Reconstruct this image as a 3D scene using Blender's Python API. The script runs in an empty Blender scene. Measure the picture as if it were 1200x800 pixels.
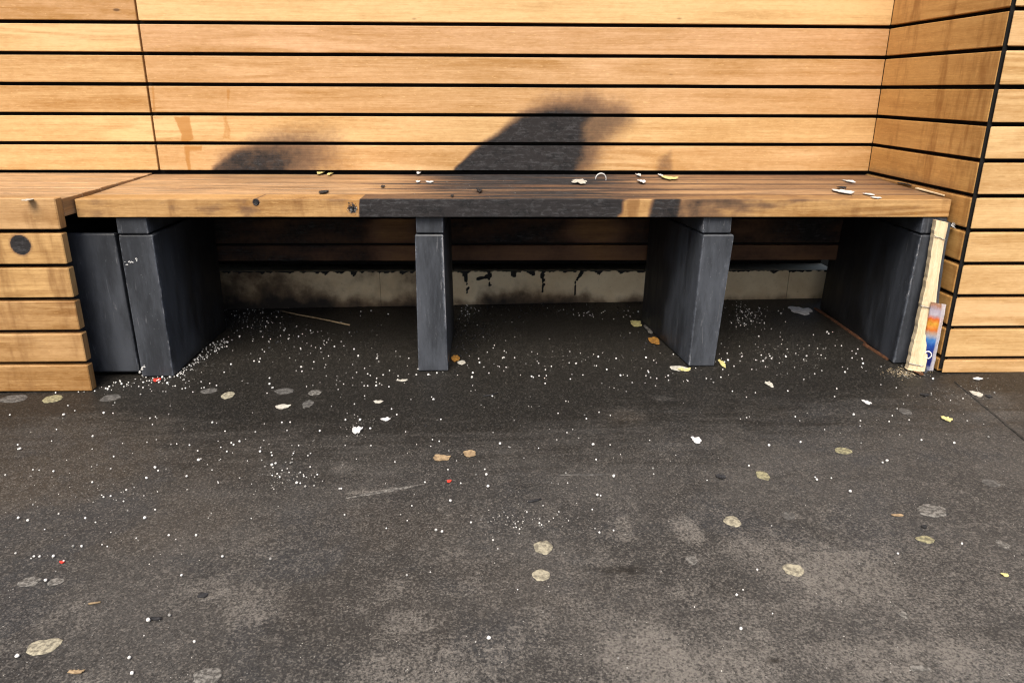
import bpy, math, random
import numpy as np
from mathutils import Vector, Matrix, noise

random.seed(7)
rng = np.random.default_rng(11)
scene = bpy.context.scene
col = scene.collection

# ------------------------------------------------------------------ camera
F, PITCH, YAW, ROLL = 875.83, 0.32555, 0.02859, 0.00422
CAM = np.array([0.0, -1.9345, 0.7922])
fw = np.array([math.sin(YAW) * math.cos(PITCH), math.cos(YAW) * math.cos(PITCH), -math.sin(PITCH)])
rt0 = np.array([math.cos(YAW), -math.sin(YAW), 0.0])
up0 = np.cross(rt0, fw)
RT = math.cos(ROLL) * rt0 + math.sin(ROLL) * up0
UP = math.cos(ROLL) * up0 - math.sin(ROLL) * rt0
cd = bpy.data.cameras.new('camera')
cd.sensor_width = 36.0
cd.lens = F / 1200 * 36
cd.clip_start = 0.02
cd.clip_end = 500
cam = bpy.data.objects.new('camera', cd)
col.objects.link(cam)
M = Matrix.Identity(4)
for i in range(3):
    M[i][0], M[i][1], M[i][2], M[i][3] = RT[i], UP[i], -fw[i], CAM[i]
cam.matrix_world = M
scene.camera = cam
scene.cycles.use_denoising = True
scene.cycles.filter_width = 1.2
scene.cycles.caustics_reflective = False
scene.cycles.caustics_refractive = False
scene.cycles.sample_clamp_indirect = 4

# measured positions: the place was surveyed from the photograph
FLOOR_X0, FLOOR_G = -1.102, 0.0156          # the pavement rises slightly to the right


def fz(x):
    return FLOOR_G * (x - FLOOR_X0)


def ray(px, py):
    return fw + RT * (px - 600) / F - UP * (py - 400) / F


def on_floor(px, py):
    d = ray(px, py)
    t = (fz(CAM[0]) - CAM[2]) / (d[2] - FLOOR_G * d[0])
    return CAM + t * d


def at_y(px, py, Y):
    d = ray(px, py)
    return CAM + d * (Y - CAM[1]) / d[1]


def at_z(px, py, Z):
    d = ray(px, py)
    return CAM + d * (Z - CAM[2]) / d[2]


# ------------------------------------------------------------------ helpers
def sstep(a, b, x):
    if a == b:
        return 1.0 if x > a else 0.0
    t = min(1.0, max(0.0, (x - a) / (b - a)))
    return t * t * (3 - 2 * t)


def nz(x, y=0.0, z=0.0):
    return noise.noise(Vector((x, y, z)))


def fbm(x, y=0.0, z=0.0, o=4):
    s, a = 0.0, 0.5
    for _ in range(o):
        s += a * noise.noise(Vector((x, y, z)))
        x, y, z, a = x * 2.03 + 3.1, y * 2.03 + 1.7, z * 2.03 + 9.2, a * 0.5
    return s


def poly_sdf(p, poly):
    """signed distance to a polygon (positive inside) and index of the nearest edge"""
    x, y = p
    n = len(poly)
    best, bi, inside = 1e9, 0, False
    for i in range(n):
        ax, ay = poly[i]
        bx, by = poly[(i + 1) % n]
        ex, ey = bx - ax, by - ay
        L = ex * ex + ey * ey
        t = min(1, max(0, ((x - ax) * ex + (y - ay) * ey) / L)) if L else 0
        d = math.hypot(x - ax - t * ex, y - ay - t * ey)
        if d < best:
            best, bi = d, i
        if (ay > y) != (by > y) and x < (bx - ax) * (y - ay) / (by - ay) + ax:
            inside = not inside
    return (best if inside else -best), bi


def poly_soft(p, poly, soft):
    """soft membership of a polygon whose edges blur by different amounts"""
    d, _ = poly_sdf(p, poly)
    sw = ss = 0.0
    n = len(poly)
    for i in range(n):
        ax, ay = poly[i]
        bx, by = poly[(i + 1) % n]
        ex, ey = bx - ax, by - ay
        L = ex * ex + ey * ey + 1e-12
        t = min(1, max(0, ((p[0] - ax) * ex + (p[1] - ay) * ey) / L))
        q = (p[0] - ax - t * ex) ** 2 + (p[1] - ay - t * ey) ** 2 + 4e-6
        w = 1 / q
        sw += w
        ss += w * soft[i]
    e = ss / sw
    return sstep(-e, e, d)


class MB:
    """collects geometry with uv and float attributes, builds ONE mesh object"""

    def __init__(self):
        self.v, self.f, self.uv, self.at = [], [], [], {}
        self.mi = []

    def vert(self, p, **a):
        self.v.append((float(p[0]), float(p[1]), float(p[2])))
        i = len(self.v) - 1
        for k, x in a.items():
            self.at.setdefault(k, {})[i] = x
        return i

    def face(self, idx, uv=None, mi=0):
        self.f.append(tuple(idx))
        self.uv.append(uv if uv else [(self.v[i][0], self.v[i][1]) for i in idx])
        self.mi.append(mi)

    def build(self, name, mats, parent=None, smooth=False, origin=None):
        me = bpy.data.meshes.new(name)
        o = np.array(origin if origin is not None else (0, 0, 0), float)
        vv = [tuple(np.array(p) - o) for p in self.v] if origin is not None else self.v
        me.from_pydata(vv, [], self.f)
        uvl = me.uv_layers.new(name='UVMap')
        flat = [c for f in self.uv for q in f for c in q]
        uvl.data.foreach_set('uv', flat)
        for k, d in self.at.items():
            a = me.attributes.new(k, 'FLOAT', 'POINT')
            arr = np.zeros(len(self.v), dtype=np.float32)
            for i, x in d.items():
                arr[i] = x
            a.data.foreach_set('value', arr)
        if not isinstance(mats, (list, tuple)):
            mats = [mats]
        for m in mats:
            me.materials.append(m)
        me.polygons.foreach_set('material_index', self.mi)
        if smooth:
            me.polygons.foreach_set('use_smooth', [True] * len(me.polygons))
        me.update()
        ob = bpy.data.objects.new(name, me)
        col.objects.link(ob)
        ob.location = tuple(o)
        if parent is not None:
            ob.parent = parent
            ob.matrix_parent_inverse = Matrix.Translation(-Vector(parent.location))
        return ob


def tag(o, label=None, cat=None, group=None, kind=None):
    if label:
        o['label'] = label
    if cat:
        o['category'] = cat
    if group:
        o['group'] = group
    if kind:
        o['kind'] = kind
    return o


def empty(name, loc, label, cat, group=None):
    o = bpy.data.objects.new(name, None)
    o.empty_display_size = 0.1
    col.objects.link(o)
    o.location = loc
    return tag(o, label, cat, group)


def bar(mb, O, U, V, W, L, wv, ww, bev=0.002, du=0.05, dv=0.03, dw=None, us=None,
        attr=None, tone=0.5, hue=0.5, warp=0.0004, cham=True, seg=2, taper=None):
    """rounded rectangular bar running along U (length L); section wv along V, ww along W (W = outward)"""
    O, U, V, W = [np.array(a, float) for a in (O, U, V, W)]
    dw = dw or max(ww, 0.01)
    prof = []
    b = min(bev, wv * .45, ww * .45)

    def side(p, q, st):
        n = max(1, int(round(math.dist(p, q) / st)))
        for i in range(1, n):
            prof.append((p[0] + (q[0] - p[0]) * i / n, p[1] + (q[1] - p[1]) * i / n, (0, 0)))

    corners = [((b, 0), (0, b), (b, b)), ((0, ww - b), (b, ww), (b, ww - b)),
               ((wv - b, ww), (wv, ww - b), (wv - b, ww - b)), ((wv, b), (wv - b, 0), (wv - b, b))]
    angs = [(-90, -180), (180, 90), (90, 0), (0, -90)]
    for ci in range(4):
        p, q, c = corners[ci]
        a0, a1 = angs[ci]
        for s in range(seg + 1):
            a = math.radians(a0 + (a1 - a0) * s / seg)
            prof.append((c[0] + b * math.cos(a), c[1] + b * math.sin(a), 0))
        nx = corners[(ci + 1) % 4][0]
        side(q, nx, dw if ci in (0, 2) else dv)
    prof = [(a, c) for a, c, _ in prof]
    n = len(prof)
    if us is None:
        k = max(1, int(round((L - 2 * b) / du)))
        us = [b + (L - 2 * b) * i / k for i in range(k + 1)]
    else:
        us = [u for u in us if b < u < L - b]
        us = [b] + us + [L - b]
    secs = ([(0.0, b * .8)] if cham else [(0.0, 0)]) + [(u, 0) for u in us] + ([(L, b * .8)] if cham else [(L, 0)])
    ou, ov = random.uniform(0, 40), random.uniform(0, 40)
    sd = random.uniform(0, 100)
    arc = [0.0]
    for i in range(1, n + 1):
        arc.append(arc[-1] + math.dist(prof[i - 1], prof[i % n]))
    rows = []
    for (u, ins) in secs:
        row = []
        for (v, w) in prof:
            vv = min(max(v, ins), wv - ins)
            ww_ = min(max(w, ins), ww - ins)
            if taper:
                vv, ww_ = taper(u, vv, ww_)
            p = O + U * u + V * vv + W * ww_
            if warp:
                p = p + W * (warp * 2 * nz(u * 2.1, sd, v * 4)) + V * (warp * 1.5 * nz(u * 3.3, sd + 9, w * 5))
            at = dict(tone=tone, hue=hue)
            if attr:
                at.update(attr(p, u, v / wv, w / ww))
            row.append(mb.vert(p, **at))
        rows.append(row)
    for j in range(len(rows) - 1):
        u0, u1 = secs[j][0], secs[j + 1][0]
        for i in range(n):
            k = (i + 1) % n
            mb.face((rows[j][i], rows[j][k], rows[j + 1][k], rows[j + 1][i]),
                    [(u0 + ou, arc[i] + ov), (u0 + ou, arc[i + 1] + ov), (u1 + ou, arc[i + 1] + ov), (u1 + ou, arc[i] + ov)])
    e0 = [(a * .12 + ou, c * 1.0 + ov) for a, c in prof]
    mb.face(list(reversed(rows[0])), list(reversed(e0)))
    mb.face(rows[-1], e0)


def box(mb, x0, x1, y0, y1, z0, z1):
    i = [mb.vert((x, y, z)) for x in (x0, x1) for y in (y0, y1) for z in (z0, z1)]
    for q in ((0, 1, 3, 2), (4, 6, 7, 5), (0, 4, 5, 1), (2, 3, 7, 6), (0, 2, 6, 4), (1, 5, 7, 3)):
        mb.face([i[k] for k in q])


# ------------------------------------------------------------------ materials
class NT:
    def __init__(self, name):
        self.m = bpy.data.materials.new(name)
        self.m.use_nodes = True
        self.t = self.m.node_tree
        self.b = self.t.nodes['Principled BSDF']
        self.out = self.t.nodes['Material Output']

    def n(self, typ, **kw):
        nd = self.t.nodes.new(typ)
        for k, v in kw.items():
            if k.startswith('i_'):
                nd.inputs[k[2:].replace('_', ' ')].default_value = v
            else:
                setattr(nd, k, v)
        return nd

    def l(self, a, b):
        self.t.links.new(a, b)

    def math(self, op, a, b=None, c=None, clamp=False):
        nd = self.t.nodes.new('ShaderNodeMath')
        nd.operation = op
        nd.use_clamp = clamp
        for i, x in enumerate((a, b, c)):
            if x is None:
                continue
            if isinstance(x, (int, float)):
                nd.inputs[i].default_value = x
            else:
                self.l(x, nd.inputs[i])
        return nd.outputs[0]

    def mix(self, fac, a, b, typ='MIX'):
        nd = self.t.nodes.new('ShaderNodeMix')
        nd.data_type = 'RGBA'
        nd.blend_type = typ
        nd.clamp_factor = True
        for s, x in ((nd.inputs[0], fac), (nd.inputs[6], a), (nd.inputs[7], b)):
            if isinstance(x, (int, float)):
                s.default_value = x
            elif isinstance(x, tuple):
                s.default_value = (*x, 1)
            else:
                self.l(x, s)
        return nd.outputs[2]

    def attr(self, name):
        return self.n('ShaderNodeAttribute', attribute_name=name).outputs['Fac']

    def noise(self, vec, scale, detail=4, rough=.6, sc=None, dist=0.0):
        if sc:
            mp = self.n('ShaderNodeMapping')
            mp.inputs['Scale'].default_value = sc
            self.l(vec, mp.inputs['Vector'])
            vec = mp.outputs[0]
        nd = self.n('ShaderNodeTexNoise')
        nd.inputs['Scale'].default_value = scale
        nd.inputs['Detail'].default_value = detail
        nd.inputs['Roughness'].default_value = rough
        nd.inputs['Distortion'].default_value = dist
        self.l(vec, nd.inputs['Vector'])
        return nd.outputs['Fac']

    def ramp(self, fac, a, b, lo=0.0, hi=1.0):
        nd = self.n('ShaderNodeMapRange')
        nd.interpolation_type = 'SMOOTHSTEP'
        self.l(fac, nd.inputs[0])
        nd.inputs[1].default_value, nd.inputs[2].default_value = a, b
        nd.inputs[3].default_value, nd.inputs[4].default_value = lo, hi
        return nd.outputs[0]

    def bump(self, h, dist, strength=1.0, normal=None):
        nd = self.n('ShaderNodeBump')
        nd.inputs['Distance'].default_value = dist
        nd.inputs['Strength'].default_value = strength
        self.l(h, nd.inputs['Height'])
        if normal is not None:
            self.l(normal, nd.inputs['Normal'])
        return nd.outputs[0]


def wood_mat(name, deep, light, pink, rough=0.5, stain=0.0, weather=0.0, contrast=1.0):
    n = NT(name)
    uv = n.n('ShaderNodeUVMap', uv_map='UVMap').outputs[0]
    pos = n.n('ShaderNodeNewGeometry').outputs['Position']
    tone, hue, soot, drip = [n.attr(a) for a in ('tone', 'hue', 'soot', 'drip')]
    streak = n.noise(uv, 1.0, 5, .62, (1.6, 34, 1))
    fibre = n.noise(uv, 1.0, 4, .7, (7, 330, 1))
    fibre2 = n.noise(uv, 1.0, 3, .6, (22, 700, 1))
    blotch = n.noise(uv, 1.0, 3, .55, (2.4, 8, 1))
    base = n.noise(uv, 1.0, 2, .5, (0.75, 8.5, 1), .25)
    ring = n.math('SINE', n.math('MULTIPLY', base, 62.0))
    ring = n.ramp(ring, -.9, 1.0)
    figm = n.ramp(n.noise(uv, 1.0, 2, .5, (.9, 3.1, 1)), .5, .66)
    # figure = rings in some stretches only
    g = n.math('MULTIPLY', n.math('SUBTRACT', ring, .5), n.math('MULTIPLY', figm, .32 * contrast))
    s = n.math('MULTIPLY_ADD', n.math('SUBTRACT', streak, .5), .85 * contrast, n.math('SUBTRACT', tone, 0.0))
    s = n.math('MULTIPLY_ADD', n.math('SUBTRACT', fibre, .5), .75 * contrast, s)
    s = n.math('MULTIPLY_ADD', n.math('SUBTRACT', fibre2, .5), .40 * contrast, s)
    s = n.math('MULTIPLY_ADD', n.math('SUBTRACT', blotch, .5), .8 * contrast, s)
    s = n.math('ADD', s, g, clamp=True)
    lite = n.mix(n.math('MULTIPLY_ADD', n.math('SUBTRACT', blotch, .5), .8, hue, clamp=True), light, pink)
    mot = n.noise(uv, 1.0, 4, .7, (38, 90, 1), .4)
    s = n.math('MULTIPLY_ADD', n.math('SUBTRACT', mot, .5), .55 * contrast, s, clamp=True)
    c = n.mix(s, deep, lite)
    # medullary flecks and pores
    fl = n.ramp(n.noise(uv, 1.0, 2, .5, (55, 260, 1), .6), .63, .72)
    c = n.mix(n.math('MULTIPLY', fl, .28), c, tuple(min(1, x * 1.25) for x in light))
    po = n.ramp(n.noise(uv, 1.0, 2, .5, (30, 900, 1)), .63, .75)
    c = n.mix(n.math('MULTIPLY', po, .35 * contrast), c, tuple(x * .55 for x in deep))
    # knots / small dark nicks
    vo = n.n('ShaderNodeTexVoronoi', feature='F1')
    vo.inputs['Scale'].default_value = 1.0
    mp = n.n('ShaderNodeMapping')
    mp.inputs['Scale'].default_value = (5, 13, 1)
    n.l(uv, mp.inputs[0])
    n.l(mp.outputs[0], vo.inputs['Vector'])
    kn = n.ramp(vo.outputs['Distance'], .030, .075, 1, 0)
    sep = n.n('ShaderNodeSeparateColor')
    n.l(vo.outputs['Color'], sep.inputs[0])
    kn = n.math('MULTIPLY', kn, n.ramp(sep.outputs[0], .72, .78))
    c = n.mix(n.math('MULTIPLY', kn, .75), c, (.06, .028, .012))
    if stain:
        st = n.noise(pos, 1.0, 4, .6, (9, 9, 1.6))
        st2 = n.noise(pos, 1.0, 3, .6, (38, 38, 9))
        st = n.math('MULTIPLY_ADD', n.math('SUBTRACT', st2, .5), .5, st)
        c = n.mix(n.ramp(st, .5, .74, 0, stain), c, (deep[0] * .55, deep[1] * .42, deep[2] * .3))
    if weather:
        wn = n.noise(uv, 1.0, 5, .7, (6, 60, 1))
        wm = n.ramp(wn, .42, .66, 0, weather)
        c = n.mix(wm, c, (.17, .125, .085))
        dk = n.ramp(n.noise(uv, 1.0, 4, .7, (14, 240, 1)), .60, .70, 0, weather)
        c = n.mix(dk, c, (.035, .022, .014))
    # rust-coloured runs
    dn = n.math('MULTIPLY_ADD', n.math('SUBTRACT', n.noise(pos, 160, 3, .6), .5), .6, drip)
    c = n.mix(n.ramp(dn, .22, .85, 0, .75), c, (.36, .155, .025))
    # soot
    sn = n.noise(pos, 60, 5, .65)
    sg = n.noise(uv, 1.0, 4, .65, (9, 260, 1))
    sv = n.math('MULTIPLY_ADD', n.math('SUBTRACT', sn, .5), .30, soot)
    sv = n.math('MULTIPLY_ADD', n.math('SUBTRACT', sg, .5), .22, sv)
    gate = n.ramp(soot, .01, .10)
    sv = n.math('MULTIPLY', sv, gate, clamp=True)
    c = n.mix(n.ramp(sv, .02, .50, 0, .74), c, (.11, .055, .034))
    c = n.mix(n.ramp(sv, .30, .92, 0, .985), c, (.0145, .0138, .0148))
    ash = n.ramp(n.math('ADD', n.math('MULTIPLY', n.noise(pos, 40, 6, .75, (1, 1, 2.0), .9), .6), n.math('MULTIPLY', n.noise(uv, 1.0, 5, .7, (14, 150, 1)), .4)), .48, .66, 0, .6)
    blk = n.ramp(n.noise(pos, 30, 5, .7, (1, 1, 1.6)), .52, .62, 0, .8)
    c = n.mix(n.math('MULTIPLY', blk, n.ramp(sv, .6, .9)), c, (.007, .007, .0075))
    c = n.mix(n.math('MULTIPLY', ash, n.ramp(sv, .6, .9)), c, (.085, .085, .088))
    n.l(c, n.b.inputs['Base Color'])
    r = n.math('MULTIPLY_ADD', n.math('SUBTRACT', streak, .5), .35, rough)
    r = n.math('ADD', r, n.ramp(sv, .3, .8, 0, .40))
    n.l(r, n.b.inputs['Roughness'])
    n.b.inputs['Specular IOR Level'].default_value = .35
    h = n.math('ADD', n.math('MULTIPLY', fibre, .7), n.math('MULTIPLY', streak, .5))
    h = n.math('SUBTRACT', h, n.math('MULTIPLY', po, .6))
    h = n.math('MULTIPLY_ADD', sn, n.ramp(sv, .4, .9, 0, 1.6), h)
    n.l(n.bump(h, .0006, .55), n.b.inputs['Normal'])
    return n.m


def paint_mat(name, base, wear_c=(.30, .30, .31)):
    n = NT(name)
    pos = n.n('ShaderNodeNewGeometry').outputs['Position']
    wear = n.attr('wear')
    soot = n.attr('soot')
    n1 = n.noise(pos, 14, 6, .7, (1, 1, .22))
    n2 = n.noise(pos, 70, 4, .7)
    n3 = n.noise(pos, 26, 5, .7, (1, 1, .3), .4)
    c = n.mix(n.ramp(n1, .34, .66), tuple(x * .55 for x in base), tuple(x * 1.35 for x in base))
    mo = n.noise(pos, 44, 6, .8, (1, 1, .16), .3)
    c = n.mix(n.ramp(mo, .52, .74, 0, .38), c, tuple(x * 2.0 for x in base))
    c = n.mix(n.ramp(mo, .46, .30, 0, .38), c, tuple(x * .40 for x in base))
    c = n.mix(n.ramp(n3, .58, .78, 0, .45), c, tuple(x * 2.0 for x in base))
    ws = n.math('MULTIPLY_ADD', n.math('SUBTRACT', n2, .5), 1.5, wear)
    c = n.mix(n.ramp(ws, .45, .95, 0, .55), c, tuple(x * 3.1 for x in base))
    chip = n.math('MULTIPLY_ADD', n.math('SUBTRACT', n.noise(pos, 90, 5, .75, (1, 1, .35)), .5), 2.6, wear)
    c = n.mix(n.ramp(chip, .92, 1.12, 0, .8), c, wear_c)
    scr = n.ramp(n.noise(pos, 1.0, 5, .75, (70, 70, 9), 1.0), .60, .70, 0, .6)
    c = n.mix(scr, c, (.15, .155, .165))
    fl = n.ramp(n.noise(pos, 260, 2, .5), .735, .76, 0, .6)
    c = n.mix(fl, c, (.28, .28, .29))
    sn = n.math('MULTIPLY_ADD', n.math('SUBTRACT', n3, .5), .5, soot)
    c = n.mix(n.ramp(sn, .2, .75, 0, .95), c, (.009, .009, .010))
    n.l(c, n.b.inputs['Base Color'])
    n.l(n.ramp(n1, .3, .7, .42, .68), n.b.inputs['Roughness'])
    n.b.inputs['Specular IOR Level'].default_value = .4
    h = n.math('MULTIPLY_ADD', n2, .5, n.math('MULTIPLY', n.noise(pos, 40, 4, .6, (1, 1, .12)), .9))
    n.l(n.bump(h, .0009, .5), n.b.inputs['Normal'])
    return n.m


def plain_mat(name, c0, c1=None, scale=80, rough=.8, bump=.0004, thr=(.35, .65), spec=.3, translucent=0):
    n = NT(name)
    pos = n.n('ShaderNodeNewGeometry').outputs['Position']
    a = n.noise(pos, scale, 5, .65)
    c = n.mix(n.ramp(a, *thr), c0, c1 or tuple(x * .7 for x in c0))
    n.l(c, n.b.inputs['Base Color'])
    n.b.inputs['Roughness'].default_value = rough
    n.b.inputs['Specular IOR Level'].default_value = spec
    if translucent:
        n.b.inputs['Subsurface Weight'].default_value = translucent
        n.b.inputs['Subsurface Radius'].default_value = (.003, .003, .003)
    n.l(n.bump(n.noise(pos, scale * 2.2, 4, .6), bump, .6), n.b.inputs['Normal'])
    return n.m


def floor_mat():
    n = NT('pavement_asphalt')
    pos = n.n('ShaderNodeNewGeometry').outputs['Position']
    soot, brown, light = [n.attr(a) for a in ('soot', 'brown', 'light')]
    big = n.noise(pos, 2.2, 4, .6)
    mid = n.noise(pos, 13, 5, .65)
    grit = n.noise(pos, 210, 4, .75)
    grit2 = n.noise(pos, 520, 3, .7)
    rot = n.n('ShaderNodeMapping')
    rot.inputs['Rotation'].default_value = (0, 0, math.radians(-9))
    rot.inputs['Scale'].default_value = (3.0, 24, 1)
    n.l(pos, rot.inputs[0])
    sweep = n.noise(rot.outputs[0], 1.0, 5, .65, None, .7)
    rot2 = n.n('ShaderNodeMapping')
    rot2.inputs['Rotation'].default_value = (0, 0, math.radians(-15))
    rot2.inputs['Scale'].default_value = (9, 110, 1)
    n.l(pos, rot2.inputs[0])
    fine = n.noise(rot2.outputs[0], 1.0, 4, .7, None, .5)
    c = n.mix(n.ramp(big, .34, .64), (.032, .0302, .0284), (.064, .060, .0555))
    c = n.mix(n.math('MULTIPLY', brown, n.ramp(mid, .2, .7, .6, 1)), c, (.050, .037, .024))
    bl = n.ramp(n.noise(pos, 3.4, 4, .65, None, .6), .50, .64, 0, .45)
    c = n.mix(bl, c, (.031, .034, .039))
    mot = n.noise(pos, 34, 5, .72)
    c = n.mix(n.ramp(mot, .50, .75, 0, .30), c, (.105, .097, .088))
    c = n.mix(n.ramp(mot, .46, .25, 0, .45), c, (.020, .0185, .017))
    # paler gritty wear: dusty grains between darker ones
    lw = n.math('MULTIPLY_ADD', n.math('SUBTRACT', mid, .5), 1.25, light)
    lw = n.math('MULTIPLY_ADD', n.math('SUBTRACT', mot, .5), 1.3, lw)
    lw = n.math('MULTIPLY_ADD', n.math('SUBTRACT', grit, .5), 3.4, lw)
    c = n.mix(n.ramp(lw, .35, 1.35, 0, .82), c, (.21, .193, .172))
    # soot and fire-water film, swept about
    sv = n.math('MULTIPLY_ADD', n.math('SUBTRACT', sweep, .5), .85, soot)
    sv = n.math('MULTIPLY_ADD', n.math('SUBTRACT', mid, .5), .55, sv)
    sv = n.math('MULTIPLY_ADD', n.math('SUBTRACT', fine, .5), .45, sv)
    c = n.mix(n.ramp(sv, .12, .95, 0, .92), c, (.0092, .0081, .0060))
    # aggregate: crisp little stones
    vo = n.n('ShaderNodeTexVoronoi', feature='F1')
    vo.inputs['Scale'].default_value = 340
    n.l(pos, vo.inputs['Vector'])
    sc_ = n.n('ShaderNodeSeparateColor')
    n.l(vo.outputs['Color'], sc_.inputs[0])
    agl = n.ramp(sc_.outputs[0], .66, .98)
    agd = n.ramp(sc_.outputs[1], .60, .95)
    asc = n.ramp(sv, .3, 1.0, .40, .20)
    adc = n.ramp(sv, .3, 1.0, .48, .34)
    c = n.mix(n.math('MULTIPLY', agl, asc), c, (.21, .19, .168))
    c = n.mix(n.math('MULTIPLY', agd, adc), c, (.010, .009, .0078))
    # stone grain
    grit3 = n.noise(pos, 380, 4, .8)
    gv = n.math('MULTIPLY_ADD', n.math('SUBTRACT', grit2, .5), 1.0, n.math('MULTIPLY', n.math('SUBTRACT', grit3, .5), 1.8))
    gv = n.math('MULTIPLY_ADD', n.math('SUBTRACT', grit, .5), 1.0, gv)
    gsc = n.ramp(sv, .3, 1.0, .50, .16)
    c = n.mix(n.math('MULTIPLY', n.ramp(gv, .04, .60), gsc), c, (.20, .185, .167))
    c = n.mix(n.ramp(gv, -.04, -.45, 0, .72), c, (.009, .0083, .0075))
    # grey drag streaks
    gs = n.ramp(fine, .58, .74, 0, .34)
    c = n.mix(n.math('MULTIPLY', gs, n.ramp(mid, .42, .62)), c, (.13, .12, .107))
    c = n.mix(1.0, c, (.90, .895, .88), 'MULTIPLY')
    sp = n.ramp(n.noise(pos, 240, 1, .5), .745, .785, 0, .8)
    c = n.mix(n.math('MULTIPLY', sp, n.ramp(mid, .42, .62)), c, (.34, .325, .30))
    n.l(c, n.b.inputs['Base Color'])
    r = n.ramp(sv, .2, .9, .82, .52)
    n.l(r, n.b.inputs['Roughness'])
    n.b.inputs['Specular IOR Level'].default_value = .3
    h = n.math('ADD', n.math('MULTIPLY', grit, 1.0), n.math('MULTIPLY', grit2, .5))
    h = n.math('MULTIPLY_ADD', mid, .8, h)
    h = n.math('MULTIPLY_ADD', sc_.outputs[2], .45, h)
    n.l(n.bump(h, .0016, .75), n.b.inputs['Normal'])
    return n.m


def plinth_mat():
    n = NT('plinth_render')
    pos = n.n('ShaderNodeNewGeometry').outputs['Position']
    soot, crack = n.attr('soot'), n.attr('crack')
    a = n.noise(pos, 6, 5, .65)
    b = n.noise(pos, 90, 4, .7)
    c = n.mix(n.ramp(a, .3, .7), (.62, .48, .29), (.80, .68, .46))
    c = n.mix(n.ramp(b, .6, .75, 0, .4), c, (.12, .09, .06))
    sv = n.math('MULTIPLY_ADD', n.math('SUBTRACT', n.noise(pos, 22, 5, .65), .5), .5, soot)
    sv = n.math('MULTIPLY_ADD', n.math('SUBTRACT', a, .5), 1.3, sv)
    c = n.mix(n.ramp(sv, .12, .7, 0, .8), c, (.11, .052, .022))
    c = n.mix(n.ramp(sv, .4, 1.0, 0, .96), c, (.010, .009, .008))
    c = n.mix(n.ramp(crack, .3, .6), c, (.006, .006, .006))
    n.l(c, n.b.inputs['Base Color'])
    n.b.inputs['Roughness'].default_value = .85
    n.l(n.bump(b, .001, .5), n.b.inputs['Normal'])
    return n.m


def wrapper_mat():
    n = NT('printed_plastic_film')
    uv = n.n('ShaderNodeUVMap', uv_map='UVMap').outputs[0]
    s = n.n('ShaderNodeSeparateXYZ')
    n.l(uv, s.inputs[0])
    v = n.math('MULTIPLY_ADD', n.math('SUBTRACT', n.noise(uv, 5, 3, .6), .5), .07, s.outputs[1])
    cr = n.n('ShaderNodeValToRGB')
    e = cr.color_ramp.elements
    cols = [(0, (.22, .23, .30)), (.05, (.16, .18, .28)), (.09, (.006, .012, .10)), (.28, (.006, .014, .13)), (.38, (.012, .06, .28)),
            (.47, (.04, .16, .40)), (.52, (.30, .30, .33)), (.57, (.40, .26, .18)), (.61, (.50, .13, .02)), (.70, (.55, .27, .03)),
            (.77, (.50, .10, .015)), (.83, (.36, .32, .36)), (.90, (.34, .30, .35)), (.97, (.26, .12, .06)), (1, (.20, .11, .06))]
    for i, (p, c) in enumerate(cols):
        x = e[i] if i < 2 else e.new(p)
        x.position = p
        x.color = (*c, 1)
    n.l(v, cr.inputs[0])
    cl = n.ramp(s.outputs[0], .64, .78)
    c = n.mix(n.math('MULTIPLY', cl, .8), cr.outputs[0], (.50, .47, .48))
    n.l(c, n.b.inputs['Base Color'])
    n.b.inputs['Roughness'].default_value = .22
    n.b.inputs['Coat Weight'].default_value = .4
    n.l(n.bump(n.noise(uv, 9, 4, .6), .006, .5), n.b.inputs['Normal'])
    return n.m


W_WALL = wood_mat('oak_cladding', (.35, .175, .048), (.68, .455, .21), (.63, .39, .21), .48, contrast=1.3)
W_SIDE = wood_mat('stained_oak_cladding', (.40, .19, .048), (.76, .46, .155), (.68, .40, .15), .45, stain=.62, contrast=1.15)
W_SEAT = wood_mat('weathered_seat_oak', (.19, .095, .036), (.60, .39, .185), (.54, .34, .185), .40, weather=.75, contrast=1.6)
W_FRONT = wood_mat('bench_edge_oak', (.24, .115, .032), (.56, .345, .135), (.50, .305, .145), .5, stain=.6, contrast=1.5)
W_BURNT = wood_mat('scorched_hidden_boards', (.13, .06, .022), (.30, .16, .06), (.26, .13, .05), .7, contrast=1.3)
W_RAW = wood_mat('raw_split_wood', (.46, .33, .17), (.82, .70, .48), (.78, .66, .46), .75, contrast=1.5)
W_STICK = plain_mat('dry_stick', (.34, .26, .15), (.20, .14, .08), 60)
W_RUST = plain_mat('red_brown_splinter', (.13, .055, .025), (.05, .022, .012), 50)
PAINT = paint_mat('dark_grey_paint', (.041, .046, .055))
BLACK = plain_mat('black_backing', (.006, .0055, .005), (.004, .004, .004), 40, .9)
CHAR = plain_mat('charcoal', (.010, .010, .011), (.03, .03, .032), 120, .75, .001)
PLINTH = plinth_mat()
FLOOR = floor_mat()
BEAD = plain_mat('white_polystyrene', (.84, .84, .81), (.46, .45, .43), 140, .65, .0002, translucent=.15)
BEAD_D = plain_mat('sooted_polystyrene', (.34, .33, .31), (.16, .16, .15), 250, .7, .0002)
CRUMB_B = plain_mat('dusty_polystyrene', (.80, .79, .76), (.30, .29, .27), 30, .75, .0002, (.42, .62))
CRUMB = plain_mat('pale_crumb', (.62, .60, .55), (.14, .13, .12), 45, .8, .0002, (.38, .62))
PAPER = plain_mat('white_paper', (.66, .66, .65), (.46, .46, .45), 60, .7)
FOAM = plain_mat('cream_foam', (.54, .52, .45), (.34, .32, .27), 120, .75)
YELLOW = plain_mat('pale_yellow_scrap', (.66, .60, .24), (.46, .41, .20), 90, .6)
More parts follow.
